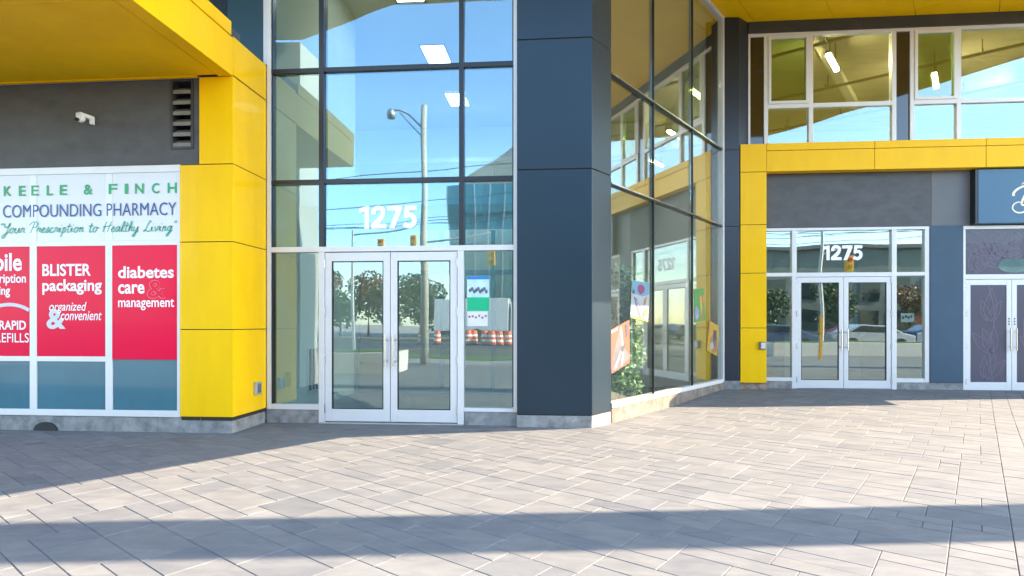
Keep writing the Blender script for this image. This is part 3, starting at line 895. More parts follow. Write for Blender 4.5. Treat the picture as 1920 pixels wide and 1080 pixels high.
def pharmacy():
    Y = 6.66
    root = thing("pharmacy_storefront", (-5.8, Y, 0), "pharmacy shop window with crimson posters and white sign band beside the yellow pillar", "storefront")
    mull = [(-8.45, -8.36), (-7.44, -7.35), (-6.448, -6.357), (-5.466, -5.377)]
    panes = [(-8.36, -7.44), (-7.35, -6.448), (-6.357, -5.466), (-5.377, -4.555)]
    f = MB()
    for a, b in mull: f.box(a, b, Y - .006, Y + .12, .262, 3.114)
    f.box(-4.556, -4.515, Y - .006, Y + .12, .262, 3.114)
    f.box(-8.45, -4.515, Y - .010, Y + .12, .184, .261).box(-8.45, -4.515, Y - .010, Y + .12, 3.115, 3.198)
    for a, b in panes:
        f.box(a, b, Y - .005, Y + .11, 2.242, 2.30)
        if b < -5: f.box(a, b, Y - .005, Y + .11, .842, .904)
    f.build("window_frame", M_ALU, root, bev=.003)
    # base, wall panel
    b = MB().box(-14, -4.802, Y + .004, Y + .3, -.1, .180)
    b.build("concrete_base", M_CONC, root, bev=.006)
    w = MB()
    vx0, vx1, vz0, vz1 = -4.650, -4.362, 3.39, 4.212
    w.box(-14, -6.9, Y + .018, Y + .2, 3.202, 4.223).box(-6.894, vx0, Y + .018, Y + .2, 3.202, 4.223).box(vx1, -4.277, Y + .018, Y + .2, 3.202, 4.223)
    w.box(vx0, vx1, Y + .019, Y + .2, 3.202, vz0)
    w.build("wall_panel", M_GREY, root)
    MB().box(-14, -8.46, Y + .01, Y + .2, .181, 3.2).build("wall_panel", M_GREY, root)
    # louvre vent
    v = MB()
    v.box(vx0, vx0 + .03, Y + .005, Y + .2, vz0, vz1).box(vx1 - .03, vx1, Y + .005, Y + .2, vz0, vz1)
    v.box(vx0 + .03, vx1 - .03, Y + .005, Y + .2, vz0, vz0 + .03).box(vx0 + .03, vx1 - .03, Y + .005, Y + .2, vz1 - .012, vz1)
    vent = v.build("louvre_vent", M_DARK, root, bev=.003)
    MB().box(vx0 + .031, vx1 - .031, Y + .19, Y + .199, vz0 + .031, vz1 - .013).build("duct_back", M_BLK, vent)
    for k in range(6):
        z = vz0 + .055 + k * .127
        m = MB()
        x0, x1 = vx0 + .034, vx1 - .034
        m.add([(x0, Y + .012, z), (x1, Y + .012, z), (x1, Y + .115, z + .07), (x0, Y + .115, z + .07), (x0, Y + .012, z + .014), (x1, Y + .012, z + .014), (x1, Y + .115, z + .084), (x0, Y + .115, z + .084)],
              [(0, 3, 2, 1), (4, 5, 6, 7), (0, 1, 5, 4), (1, 2, 6, 5), (2, 3, 7, 6), (3, 0, 4, 7)])
        m.box(x0, x1, Y + .008, Y + .0115, z - .03, z + .014)
        m.build("slat", M_LOUV, vent)
    # white sign band with lettering
    sb = None
    m = MB()
    for a, b in panes: m.box(a, b, Y + .0, Y + .02, 2.301, 3.114)
    sb = m.build("sign_band", M_WHITE, root)
    yl = Y - .0072
    mg = MB()
    px = [("K", 5, 20), ("E", 34, 47), ("E", 58, 72), ("L", 87, 99), ("E", 112, 126), ("&", 157, 174), ("F", 204, 220), ("I", 234, 240), ("N", 253, 269), ("C", 284, 298), ("H", 313, 330)]
    def ax(x): return -6.834 + (x / 338.) * (6.834 - 4.512)
    for ch, a, b in px:
        text_mb(mg, ch, yl, ax(a) + .01, ax(b) + .01, 2.862, 2.985, bold=.018)
    mg.build("green_lettering", M_GREEN, sb)
    mb_ = MB(); text_mb(mb_, "COMPOUNDING PHARMACY", yl, -6.80, -4.565, 2.598, 2.752, bold=-.002)
    mb_.build("blue_lettering", M_BLUE, sb)
    ms = MB(); script_text(ms, '"Your Prescription to Healthy Living"', -6.85, -4.57, 2.408, .062, yl, .011)
    ms.build("script_lettering", M_TEAL, sb)
    # posters
    posters = []
    for (a, b), z0 in zip(panes, (.905, .905, .905, .872)):
        lab = {-6.357: "crimson poster reading BLISTER packaging", -5.377: "crimson poster reading diabetes care management", -7.35: "crimson poster reading RAPID REFILLS"}.get(a)
        m = MB().box(a, b, Y - (.0065 if z0 < .9 else 0), Y + .02, z0, 2.241)
        p = m.build("window_poster", M_RED, root)
        if lab: p["label"] = lab
        posters.append(p)
    for a, b in panes:
        MB().box(a, b, Y + .006, Y + .02, .262, .841 if b < -5 else .870).build("frosted_pane", M_FROST, root)
    yp = Y - .002
    m = MB()
    text_mb(m, "BLISTER", yp, -6.285, -5.655, 1.88, 2.027, bold=.022)
    text_mb(m, "packaging", yp, -6.285, -5.515, 1.652, 1.84, bold=.022)
    text_mb(m, "organized", yp - .001, -6.195, -5.71, 1.425, 1.563, bold=.006, shear=.25)
    text_mb(m, "convenient", yp - .001, -6.045, -5.515, 1.342, 1.452, bold=.006, shear=.25)
    m.build("lettering", M_LET, posters[2])
    m = MB(); text_mb(m, "&", yp, -6.23, -5.98, 1.235, 1.475, bold=.03)
    m.build("ampersand", mat("grey_white_vinyl", (.62, .66, .72), .4), posters[2])
    yq = Y - .008
    m = MB()
    text_mb(m, "diabetes", yq, -5.30, -4.595, 1.847, 1.992, bold=.022)
    text_mb(m, "care", yq, -5.30, -4.965, 1.660, 1.775, bold=.022)
    text_mb(m, "management", yq, -5.30, -4.59, 1.462, 1.598, bold=.012)
    m.build("lettering", M_LET, posters[3])
    m = MB(); text_mb(m, "&", yq, -4.935, -4.693, 1.60, 1.825, bold=.03)
    m.build("ampersand", M_REDL, posters[3])
    m = MB(); text_mb(m, "&", yq - .0006, -4.928, -4.700, 1.607, 1.818, bold=.012)
    m.build("ampersand_fill", M_RED, posters[3])
    m = MB()
    text_mb(m, "mobile", yp, 0, -6.555, 1.945, 2.165, bold=.022, keep='right')
    text_mb(m, "prescription", yp, 0, -6.50, 1.765, 1.905, bold=.018, keep='right')
    text_mb(m, "filling", yp, 0, -6.71, 1.62, 1.765, bold=.022, keep='right')
    text_mb(m, "RAPID", yp, 0, -6.50, 1.228, 1.338, bold=.02, keep='right')
    text_mb(m, "REFILLS", yp, 0, -6.462, 1.071, 1.185, bold=.002, keep='right')
    m.build("lettering", M_LET, posters[1])
    m = MB()
    m.ribbon([(-6.72 + .52 * math.cos(R(q)), 1.015 + .52 * math.sin(R(q))) for q in range(60, 152, 4)], .042, yp)
    m.build("arc_emblem", mat("grey_white_ring", (.62, .66, .72), .4), posters[1])
pharmacy()

def small_left_things():
    y = 6.678
    t = thing("security_camera", (-5.72, y, 3.76), "small white dome security camera on the charcoal wall over the pharmacy sign", "security camera")
    MB().box(-5.655, -5.615, y - .05, y - .001, 3.705, 3.80).build("wall_bracket", M_CAMW, t, bev=.01)
    m = MB().add([(-5.765, y - .12, 3.825), (-5.69, y - .14, 3.825), (-5.60, y - .03, 3.80), (-5.66, y - .01, 3.80), (-5.765, y - .12, 3.795), (-5.69, y - .14, 3.79), (-5.60, y - .03, 3.755), (-5.66, y - .01, 3.755)],
                 [(0, 1, 2, 3), (7, 6, 5, 4), (0, 4, 5, 1), (1, 5, 6, 2), (2, 6, 7, 3), (3, 7, 4, 0)])
    m.build("arm", M_CAMW, t, bev=.008)
    MB().lathe([(.0, -.07), (.025, -.066), (.042, -.045), (.048, -.015), (.05, .015), (.035, .03)], (-5.715, y - .10, 3.78), 18).build("dome", M_CAMW, t, smooth=True)
    MB().lathe([(.0, -.036), (.024, -.03), (.03, -.01), (.02, 0)], (-5.728, y - .14, 3.75), 14).build("lens", M_BLK, t, smooth=True)
    # wall outlet / light on the pillar side
    t = thing("wall_light", (-3.85, 7.2, .45), "grey metal outlet cover low on the right face of the left yellow pillar", "outlet cover")
    MB().box(-3.851, -3.81, 7.10, 7.24, .40, .56).build("cover", M_GALV, t, bev=.008)
    MB().box(-3.811, -3.803, 7.125, 7.215, .425, .535).build("lens", M_STEEL, t, bev=.002)
    t = thing("wall_light", (3.78, 11.36, .89), "small grey square light low on the right yellow frame", "wall light")
    MB().box(3.725, 3.845, 11.33, 11.368, .815, .965).build("cover", mat("brown_box", (.20, .15, .12), .5), t, bev=.006)
    MB().box(3.755, 3.835, 11.322, 11.331, .835, .945).build("lens", mat("pale_lens", (.70, .66, .62), .3), t, bev=.002)
    # half-round drain mouth in the base
    m = MB()
    pts = [(-6.24 + .155 * math.cos(R(q)), .0 + .105 * math.sin(R(q))) for q in range(0, 181, 12)]
    m.plate(pts, 6.648, 6.70)
    o = m.build("drain_cover", M_BLK, None)
    tag(o, "black half-round drain cover at the foot of the pharmacy's concrete base", "drain cover")
small_left_things()

# ------------------------------------------------------------------ right wing (facade B)
YB = 11.6
def wing_wall():
    root = thing("right_wing_wall", (3.5, YB, 0), "charcoal and navy wall of the right wing above and between the glass doors", "wall")
    MB().box(3.88, 6.93, YB - .01, YB + .2, 3.13, 4.19).build("charcoal_panel", M_GREY, root)
    MB().box(6.94, 7.62, YB - .012, YB + .2, 3.13, 4.19).build("grey_panel", M_GREY2, root)
    MB().box(6.933, 6.938, YB - .014, YB - .009, 3.13, 4.19).build("joint_strip", mat("rusty_joint", (.26, .2, .15), .6), root)
    MB().box(7.63, 14.0, YB + .0, YB + .2, 3.13, 4.19).build("charcoal_panel", M_GREY, root)
    MB().box(6.90, 7.486, YB - .03, YB + .2, .20, 3.127).build("blue_pier", M_NAVY2, root, bev=.004)
    MB().box(3.9, 4.50, YB - .012, YB + .2, -.05, .205).build("concrete_base", M_CONC, root, bev=.006)
    MB().box(6.26, 7.49, YB - .012, YB + .2, -.05, .196).build("concrete_base", M_CONC, root, bev=.006)
    MB().box(3.396, 3.899, 11.42, YB + .1, -.05, .186).build("concrete_base", mat("rust_stained_concrete", (.30, .26, .22), .9, noise=.4, nscale=9, dark=(.20, .09, .035)), root, bev=.006)
    # dark reveal column at the inner corner
    c = SIDE(4.80, 0, 0)
    MB().prism([(c.x, c.y), (3.36, 11.36), (3.6, 11.58), (3.6, YB + .2), (2.9, YB + .2), (2.75, 11.35)], .23, 3.13).prism([(c.x, c.y), (3.36, 11.36), (3.6, 11.58), (3.6, YB + .2), (2.9, YB + .2), (2.75, 11.35)], 3.14, 4.57).prism([(c.x, c.y), (3.36, 11.36), (3.6, 11.58), (3.6, YB + .2), (2.9, YB + .2), (2.75, 11.35)], 4.58, 7.07).build("corner_reveal", mat("dark_reveal_metal", (.022, .03, .045), .3, metal=.3), root)
    MB().prism([(c.x + .01, c.y), (3.39, 11.34), (3.39, YB), (2.9, YB)], -.05, .225).build("concrete_base", M_CONC, root, bev=.006)
    # header over the upper windows
    MB().box(3.6, 5.7, YB - .04, YB + .2, 6.86, 7.075).build("header_panel", M_DARK, root)
    MB().box(5.706, 14, YB - .04, YB + .2, 6.86, 7.075).build("header_panel", M_DARK, root)
wing_wall()

def yellow_portal():
    root = thing("yellow_portal", (3.6, 11.37, 0), "yellow metal frame of post and beam round the right doors", "portal frame")
    g = .005
    y0, y1 = 11.37, 11.585
    zs = [.185, 1.22, 2.252, 3.163, 4.155, 4.685]
    for a, b in zip(zs[:-1], zs[1:]):
        MB().box(3.392, 3.867, y0, y1, a + g, b - g).build("post_panel", M_YEL, root, bev=.004)
    xs = [3.867, 5.807, 7.75, 9.7, 11.6, 14.0]
    for a, b in zip(xs[:-1], xs[1:]):
        MB().box(a + g, b - g, y0, y1 - .01, 4.160, 4.543).build("beam_panel", M_YEL, root, bev=.004)
        MB().box(a + g, b - g, y0 - .006, y1 - .01, 4.551, 4.685).build("beam_cap", M_YEL, root, bev=.004)
    MB().box(3.40, 13.99, y0 + .01, y1 + .01, 4.170, 4.68).box(3.40, 3.86, y0 + .01, y1 + .01, .2, 4.165).build("joint_backing", M_SEAM, root)
yellow_portal()

def right_doors():
    Y = YB
    root = thing("glass_doorway", (5.35, Y, 0), "white double doors with side lights and house number under the charcoal panel", "doorway")
    f = MB()
    for a, b in ((4.412, 4.497), (6.225, 6.312)): f.box(a, b, Y - .016, Y + .11, .05, 3.071)
    f.box(6.815, 6.895, Y - .016, Y + .11, .20, 3.071).box(3.88, 3.925, Y - .014, Y + .1, .2, 3.071)
    f.box(3.88, 6.895, Y - .018, Y + .11, 3.072, 3.124)
    f.box(3.926, 4.411, Y - .014, Y + .1, 2.203, 2.272).box(4.498, 6.224, Y - .014, Y + .1, 2.192, 2.272).box(6.313, 6.814, Y - .014, Y + .1, 2.203, 2.272)
    f.box(3.926, 4.411, Y - .014, Y + .1, .207, .272).box(6.313, 6.814, Y - .014, Y + .1, .197, .272)
    f.build("door_frame", M_ALU, root, bev=.003)
    for a, b in ((3.926, 4.411), (4.498, 6.224), (6.313, 6.814)):
        MB().box(a, b, Y + .03, Y + .04, 2.273, 3.071).build("glass_pane", G_DOOR2, root)
    for a, b in ((3.926, 4.411), (6.313, 6.814)):
        MB().box(a, b, Y + .03, Y + .04, .273, 2.202).build("glass_pane", G_DOOR2, root)
    double_door(root, 4.502, 5.362, 6.220, .075, 2.186, Y - .003, gm=G_DOOR2, glz=(.228, 2.083), st=.082)
    m = MB(); number_1275(m, 4.994, 5.722, 2.51, 2.79, Y + .0285)
    m.build("street_number", M_LET, root)
    MB().box(4.50, 6.222, Y - .03, Y + .2, -.03, .066).build("threshold", M_GALV, root)
    # hall behind
    struct(MB().box(3.6, 7.4, 11.72, 15.2, -.05, .06).build("hall_floor", M_LFLOOR))
    struct(MB().box(3.6, 7.4, 11.82, 15.2, 3.15, 3.3).build("hall_ceiling", M_CEIL))
    w = MB().box(3.5, 3.6, 11.82, 15.2, .06, 3.14).box(7.3, 7.4, 11.82, 15.2, .06, 3.14).box(3.61, 7.29, 15.1, 15.2, .06, 3.14)
    struct(w.build("hall_wall", mat("hall_plaster", (.40, .43, .40), .8)))
    o = thing("hall_reception", (5.9, 14.4, .06), "pale reception counter inside the hall behind the right doors", "counter")
    MB().box(5.2, 6.9, 14.1, 14.7, .06, 1.05).build("counter_front", mat("pale_laminate", (.55, .52, .45), .4), o, bev=.01)
    MB().box(5.15, 6.95, 14.05, 14.75, 1.052, 1.10).build("counter_top", M_DARK, o, bev=.006)
    fl = thing("window_notice", (6.6, 11.66, 1.4), "white and red notice taped inside the right side light", "notice")
    MB().box(6.42, 6.66, 11.645, 11.648, 1.33, 1.50).build("sheet", M_LET, fl)
    MB().box(6.665, 6.80, 11.645, 11.648, 1.27, 1.46).build("red_sheet", mat("notice_red", (.70, .16, .12), .5), fl)
    m = MB()
    for k in range(4):
        m.box(6.44 + k * .05, 6.475 + k * .05, 11.642, 11.6445, 1.39 + .02 * (k % 2), 1.44 + .02 * (k % 2))
    m.build("photo_print", mat("notice_print", (.12, .10, .30), .5), fl)
right_doors()

def shop():
    Y = YB
    root = thing("floral_shop", (8.3, Y, 0), "shop front with plum floral film on white framed doors at the right edge", "shop front")
    f = MB()
    f.box(7.494, 7.535, Y - .016, Y + .11, .05, 3.06).box(9.16, 9.24, Y - .016, Y + .11, .05, 3.06).box(13.9, 14.0, Y - .016, Y + .11, .05, 3.06)
    f.box(7.494, 14.0, Y - .018, Y + .11, 3.061, 3.124)
    f.box(7.536, 9.159, Y - .014, Y + .1, 2.130, 2.218).box(9.241, 13.899, Y - .014, Y + .1, 2.130, 2.218).box(9.241, 13.899, Y - .014, Y + .1, .2, .27)
    f.build("shop_frame", M_ALU, root, bev=.003)
    MB().box(9.241, 13.899, Y + .01, Y + .12, -.05, .199).build("concrete_base", M_CONC, root)
    def petal(mb, x, z, ang, L, w, y, lw=.012):
        for s in (-1, 1):
            pts = []
            for k in range(13):
                t = k / 12
                u = L * t; v = s * w * math.sin(math.pi * t ** .8) * (1 - .25 * t)
                pts.append((x + u * math.cos(ang) - v * math.sin(ang), z + u * math.sin(ang) + v * math.cos(ang)))
            mb.ribbon(pts, lw, y)
        pts = [(x + L * t * math.cos(ang) - w * .3 * math.sin(3 * t) * math.sin(ang), z + L * t * math.sin(ang) + w * .3 * math.sin(3 * t) * math.cos(ang)) for t in [k / 8 * .8 for k in range(9)]]
        mb.ribbon(pts, lw * .6, y)
    def floral(x0, x1, z0, z1, y, parent, seed):
        rnd = random.Random(seed)
        mb = MB()
        W_, H_ = x1 - x0, z1 - z0
        if W_ < .9:
            spots = [(.55, .62, 1.5), (.60, .30, 1.9), (.45, .03, 1.2)]
        else:
            spots = [(.10, .05, 1.1), (.30, .45, 2.3), (.30, .45, 1.0), (.42, .35, .35), (.45, .30, 2.9), (.70, .5, .4), (.75, .1, 1.7), (.9, .4, 2.2), (.62, .2, 1.2)]
        for (u, v, a) in spots:
            u += rnd.uniform(-.04, .04)
            for q in (-.42, 0, .42):
                L = rnd.uniform(.42, .62) * (1 if q else 1.15)
                petal(mb, x0 + W_ * u, z0 + H_ * v, a + q, L, L * .2, y, .010)
        for k, u in enumerate((.62,)):
            pts = crom([(x0 + W_ * u, z0 + .01), (x0 + W_ * (u - .08), z0 + H_ * .35), (x0 + W_ * (u + .06), z0 + H_ * .68), (x0 + W_ * (u - .1), z1 - .02)], 8)
            mb.ribbon(pts, .014, y)
        # clip to the pane
        keep = [f for f in mb.f if all(x0 + .004 < mb.v[i][0] < x1 - .004 and z0 + .004 < mb.v[i][2] < z1 - .004 for i in f)]
        mb.f = keep
        return mb.build("floral_print", M_PLUML, parent)
    p = MB().box(7.536, 9.159, Y + .0, Y + .02, 2.219, 3.06).build("film_pane", M_PLUM, root)
    floral(7.536, 9.159, 2.219, 3.06, Y - .0015, p, 4)
    m = MB().plate([(8.40 + .30 * math.cos(R(q)), 2.375 + .13 * math.sin(R(q))) for q in range(0, 360, 12)], Y - .004, Y - .002)
    m.build("clear_oval", mat("oval_mirror_glass", (.34, .50, .54), .03, metal=.9), p)
    for a, b in ((7.543, 8.346), (8.354, 9.153)):
        d = MB().box(a, a + .085, Y - .003, Y + .042, .06, 2.124).box(b - .085, b, Y - .003, Y + .042, .06, 2.124)
        d.box(a + .085, b - .085, Y - .002, Y + .041, 2.02, 2.124).box(a + .085, b - .085, Y - .002, Y + .041, .06, .212)
        d = d.build("door", M_ALU, root, bev=.003)
        q = MB().box(a + .085, b - .085, Y + .008, Y + .03, .212, 2.02).build("film_pane", M_PLUM, d)
        mb = floral(a + .085, b - .085, .212, 2.02, Y + .0065, d, 7 if a < 8 else 9)
        hx = b - .045 if a < 8 else a + .045
        h = MB().tube([(hx, Y - .055, .80), (hx, Y - .055, 1.22)], .011, 10)
        for zz in (.87, 1.15): h.tube([(hx, Y, zz), (hx, Y - .055, zz)], .008)
        h.build("pull_handle", M_STEEL, d)
        for zz in (.22, .88, 1.48, 2.0):
            hm = MB(); hinge(hm, a - .004 if a < 8 else b + .004, Y - .013, zz); hm.build("hinge", M_STEEL, d)
        kk = MB()
        for zz in (1.28, 1.33, 1.38): kk.box(hx - .012, hx + .012, Y - .008, Y - .0031, zz, zz + .025)
        kk.build("lock_cylinder", M_DARK, d)
    MB().box(9.241, 13.899, Y, Y + .02, .271, 2.129).box(9.241, 13.899, Y, Y + .02, 2.219, 3.06).build("film_pane", M_PLUM, root)
    MB().box(7.54, 9.156, Y - .03, Y + .1, -.03, .055).build("threshold", M_GALV, root)
    # hanging sign box
    t = thing("shop_sign", (8.9, Y - .1, 3.64), "dark blue sign box with flowing cream script letter at the right edge", "sign")
    MB().box(7.66, 11.6, Y - .16, Y - .014, 3.145, 4.135).build("sign_face", M_SIGN, t, bev=.006)
    MB().box(7.615, 7.655, Y - .155, Y - .014, 3.145, 4.135).build("sign_return", M_GASK, t)
    m = MB(); yy = Y - .163
    cx, cz, sc = 8.245, 3.33, 1
    def S(pts, w, w1=None):
        m.ribbon(crom([(8.245 + (p[0] - 650) / 1000 * 1.52, 3.92 - (p[1] - 125) / 1000 * 1.70) for p in pts], 8), w, yy, w1)
    S([(665, 292), (665, 262), (700, 225), (760, 195), (820, 182), (900, 180), (980, 200)], .05, .022)
    S([(755, 170), (790, 145), (830, 128), (900, 118), (960, 135)], .012, .034)
    S([(850, 195), (810, 255), (770, 330), (755, 375), (775, 392), (820, 378), (870, 330), (930, 250)], .045, .03)
    S([(930, 240), (880, 340), (830, 425), (770, 468), (700, 468), (655, 430), (665, 385), (710, 360), (750, 362)], .034, .02)
    S([(820, 470), (880, 430), (940, 380), (1010, 330), (1060, 380), (1040, 450), (980, 440), (1010, 380), (1090, 350), (1120, 430), (1200, 400)], .03, .02)
    m.build("script_lettering", M_CREAM, t)
shop()

# ------------------------------------------------------------------ upper window band of the right wing
def upper_windows():
    Y = YB
    root = thing("upper_window_band", (8, Y, 4.6), "upper floor ribbon window with white frames and green opening lights over the yellow beam", "window")
    zt, zb, zr0, zr1 = 6.80, 4.55, 5.418, 5.498
    f = MB()
    f.box(3.60, 14, Y - .016, Y + .1, zt, 6.858)
    xs = [3.60]
    f.box(3.60, 3.64, Y - .014, Y + .1, zb, zt)
    start = 3.895
    for k in range(4):
        o = start + k * 2.66
        L = []
        f.box(o, o + .075, Y - .014, Y + .1, zb, zt)                      # left of the opening light
        f.box(o + .826, o + .906, Y - .013, Y + .1, zb, zt)              # between opening light and fixed pane
        f.box(o + 2.336, o + 2.413, Y - .014, Y + .1, zb, zt)
        a0, a1, b0, b1 = o + .076, o + .825, o + .907, o + 2.335
        f.box(a0, a1, Y - .012, Y + .1, zr0, zr1).box(b0, b1, Y - .012, Y + .1, zr0, zr1)
        MB().box(b0, b1, Y + .03, Y + .04, zr1, zt).build("glass_pane", G_UP, root)
        MB().box(b0, b1, Y + .03, Y + .04, zb, zr0).build("glass_pane", G_UP, root)
        MB().box(a0, a1, Y + .03, Y + .04, zb, zr0).build("glass_pane", G_UP, root)
        s = MB()
        s.box(a0, a0 + .055, Y - .03, Y + .06, zr1 + .001, zt - .001).box(a1 - .055, a1, Y - .03, Y + .06, zr1 + .001, zt - .001)
        s.box(a0 + .055, a1 - .055, Y - .029, Y + .06, zr1 + .001, zr1 + .056).box(a0 + .055, a1 - .055, Y - .029, Y + .06, zt - .056, zt - .001)
        s = s.build("opening_sash", M_ALU, root, bev=.004)
        MB().box(a0 + .056, a1 - .056, Y + .01, Y + .02, zr1 + .057, zt - .057).build("sash_glass", G_OPEN, s)
        MB().box(o + 2.414, o + 2.659, Y + .02, Y + .05, zb, zt).build("spandrel_glass", G_BLK, root)
    MB().box(3.641, 3.894, Y + .02, Y + .05, zb, zt).build("spandrel_glass", G_BLK, root)
    f.build("window_frame", M_ALU, root, bev=.003)
    # room behind
    ZC = 7.25
    struct(MB().box(3.3, 14, 11.7, 19, 4.2, 4.4).build("upper_floor_slab", M_LFLOOR))
    struct(MB().box(3.3, 14, 11.82, 19, ZC, ZC + .2).build("upper_ceiling", M_CONCC))
    w = MB().box(3.2, 3.3, 11.82, 19, 4.4, ZC - .002).box(13.9, 14, 11.82, 19, 4.4, ZC - .002).box(3.31, 13.89, 18.9, 19, 4.4, ZC - .002)
    struct(w.build("upper_room_wall", mat("upper_plaster", (.42, .40, .30), .8)))
    d1 = Vector((.8307, -.5567, 0)); d2 = Vector((.5567, .8307, 0))
    for i, (x, y, z) in enumerate(((5.65, 12.70, 6.70), (8.36, 13.83, 6.70), (11.1, 14.9, 6.70))):
        t = thing("pendant_tube", (x, y, z), ["glowing yellow tube lamp behind the wide left upper pane", "glowing yellow tube lamp behind the right green opening light", "glowing yellow tube lamp farther right on the upper floor"][i], "tube lamp", "tube lamps on the upper floor")
        fr = Frame((x, y, 0), (d2.x, d2.y))
        MB(fr).box(-.46, .46, -.04, .04, z, z + .05).build("lit_tube", M_LAMP, t)
        MB(fr).box(-.50, .50, -.055, .055, z + .051, z + .10).build("lamp_housing", M_DARK, t)
        for q in (-.3, .3):
            MB(fr).box(q - .01, q + .01, -.01, .01, z + .1, ZC).build("hanger_rod", M_DARK, t)
    def clip_line(x, y, xa, xb):
        return (xa, y + (xa - x) * d1.y / d1.x), (xb, y + (xb - x) * d1.y / d1.x)
    for i, (x, y, z, xa, xb) in enumerate(((4.38, 12.8, 6.92, 3.4, 5.95), (6.14, 14.8, 6.95, 3.4, 10.6), (8.0, 16.6, 6.97, 4.9, 13.8))):
        (x0, y0), (x1, y1) = clip_line(x, y, xa, xb)
        m = MB().tube([(x0, y0, z), (x1, y1, z)], .035, 8)
        n = int((x1 - x0) / 1.1)
        for k in range(n):
            f = (k + .5) / n
            px, py = x0 + (x1 - x0) * f, y0 + (y1 - y0) * f
            m.tube([(px, py, z), (px, py, ZC)], .012, 6)
            m.tube([(px, py, z - .01), (px - d2.x * .3, py - d2.y * .3, z - .02), (px - d2.x * .3, py - d2.y * .3, z - .14)], .018, 6)
        o = m.build("sprinkler_pipe", M_PIPE)
        tag(o, ["brown sprinkler pipe under the upper ceiling nearest the windows", "brown sprinkler pipe second from the upper windows", "brown sprinkler pipe deepest in the upper room"][i], "pipe", "sprinkler pipes on the upper floor")
    fr = Frame((5.22, 12.45, 0), (d2.x, d2.y))
    o = MB(fr).box(-.5, 5.0, -.09, .09, 7.08, ZC).build("air_duct", mat("pale_duct", (.70, .66, .52), .6))
    tag(o, "pale straight air duct crossing the upper ceiling behind the wide left pane", "duct")
upper_windows()

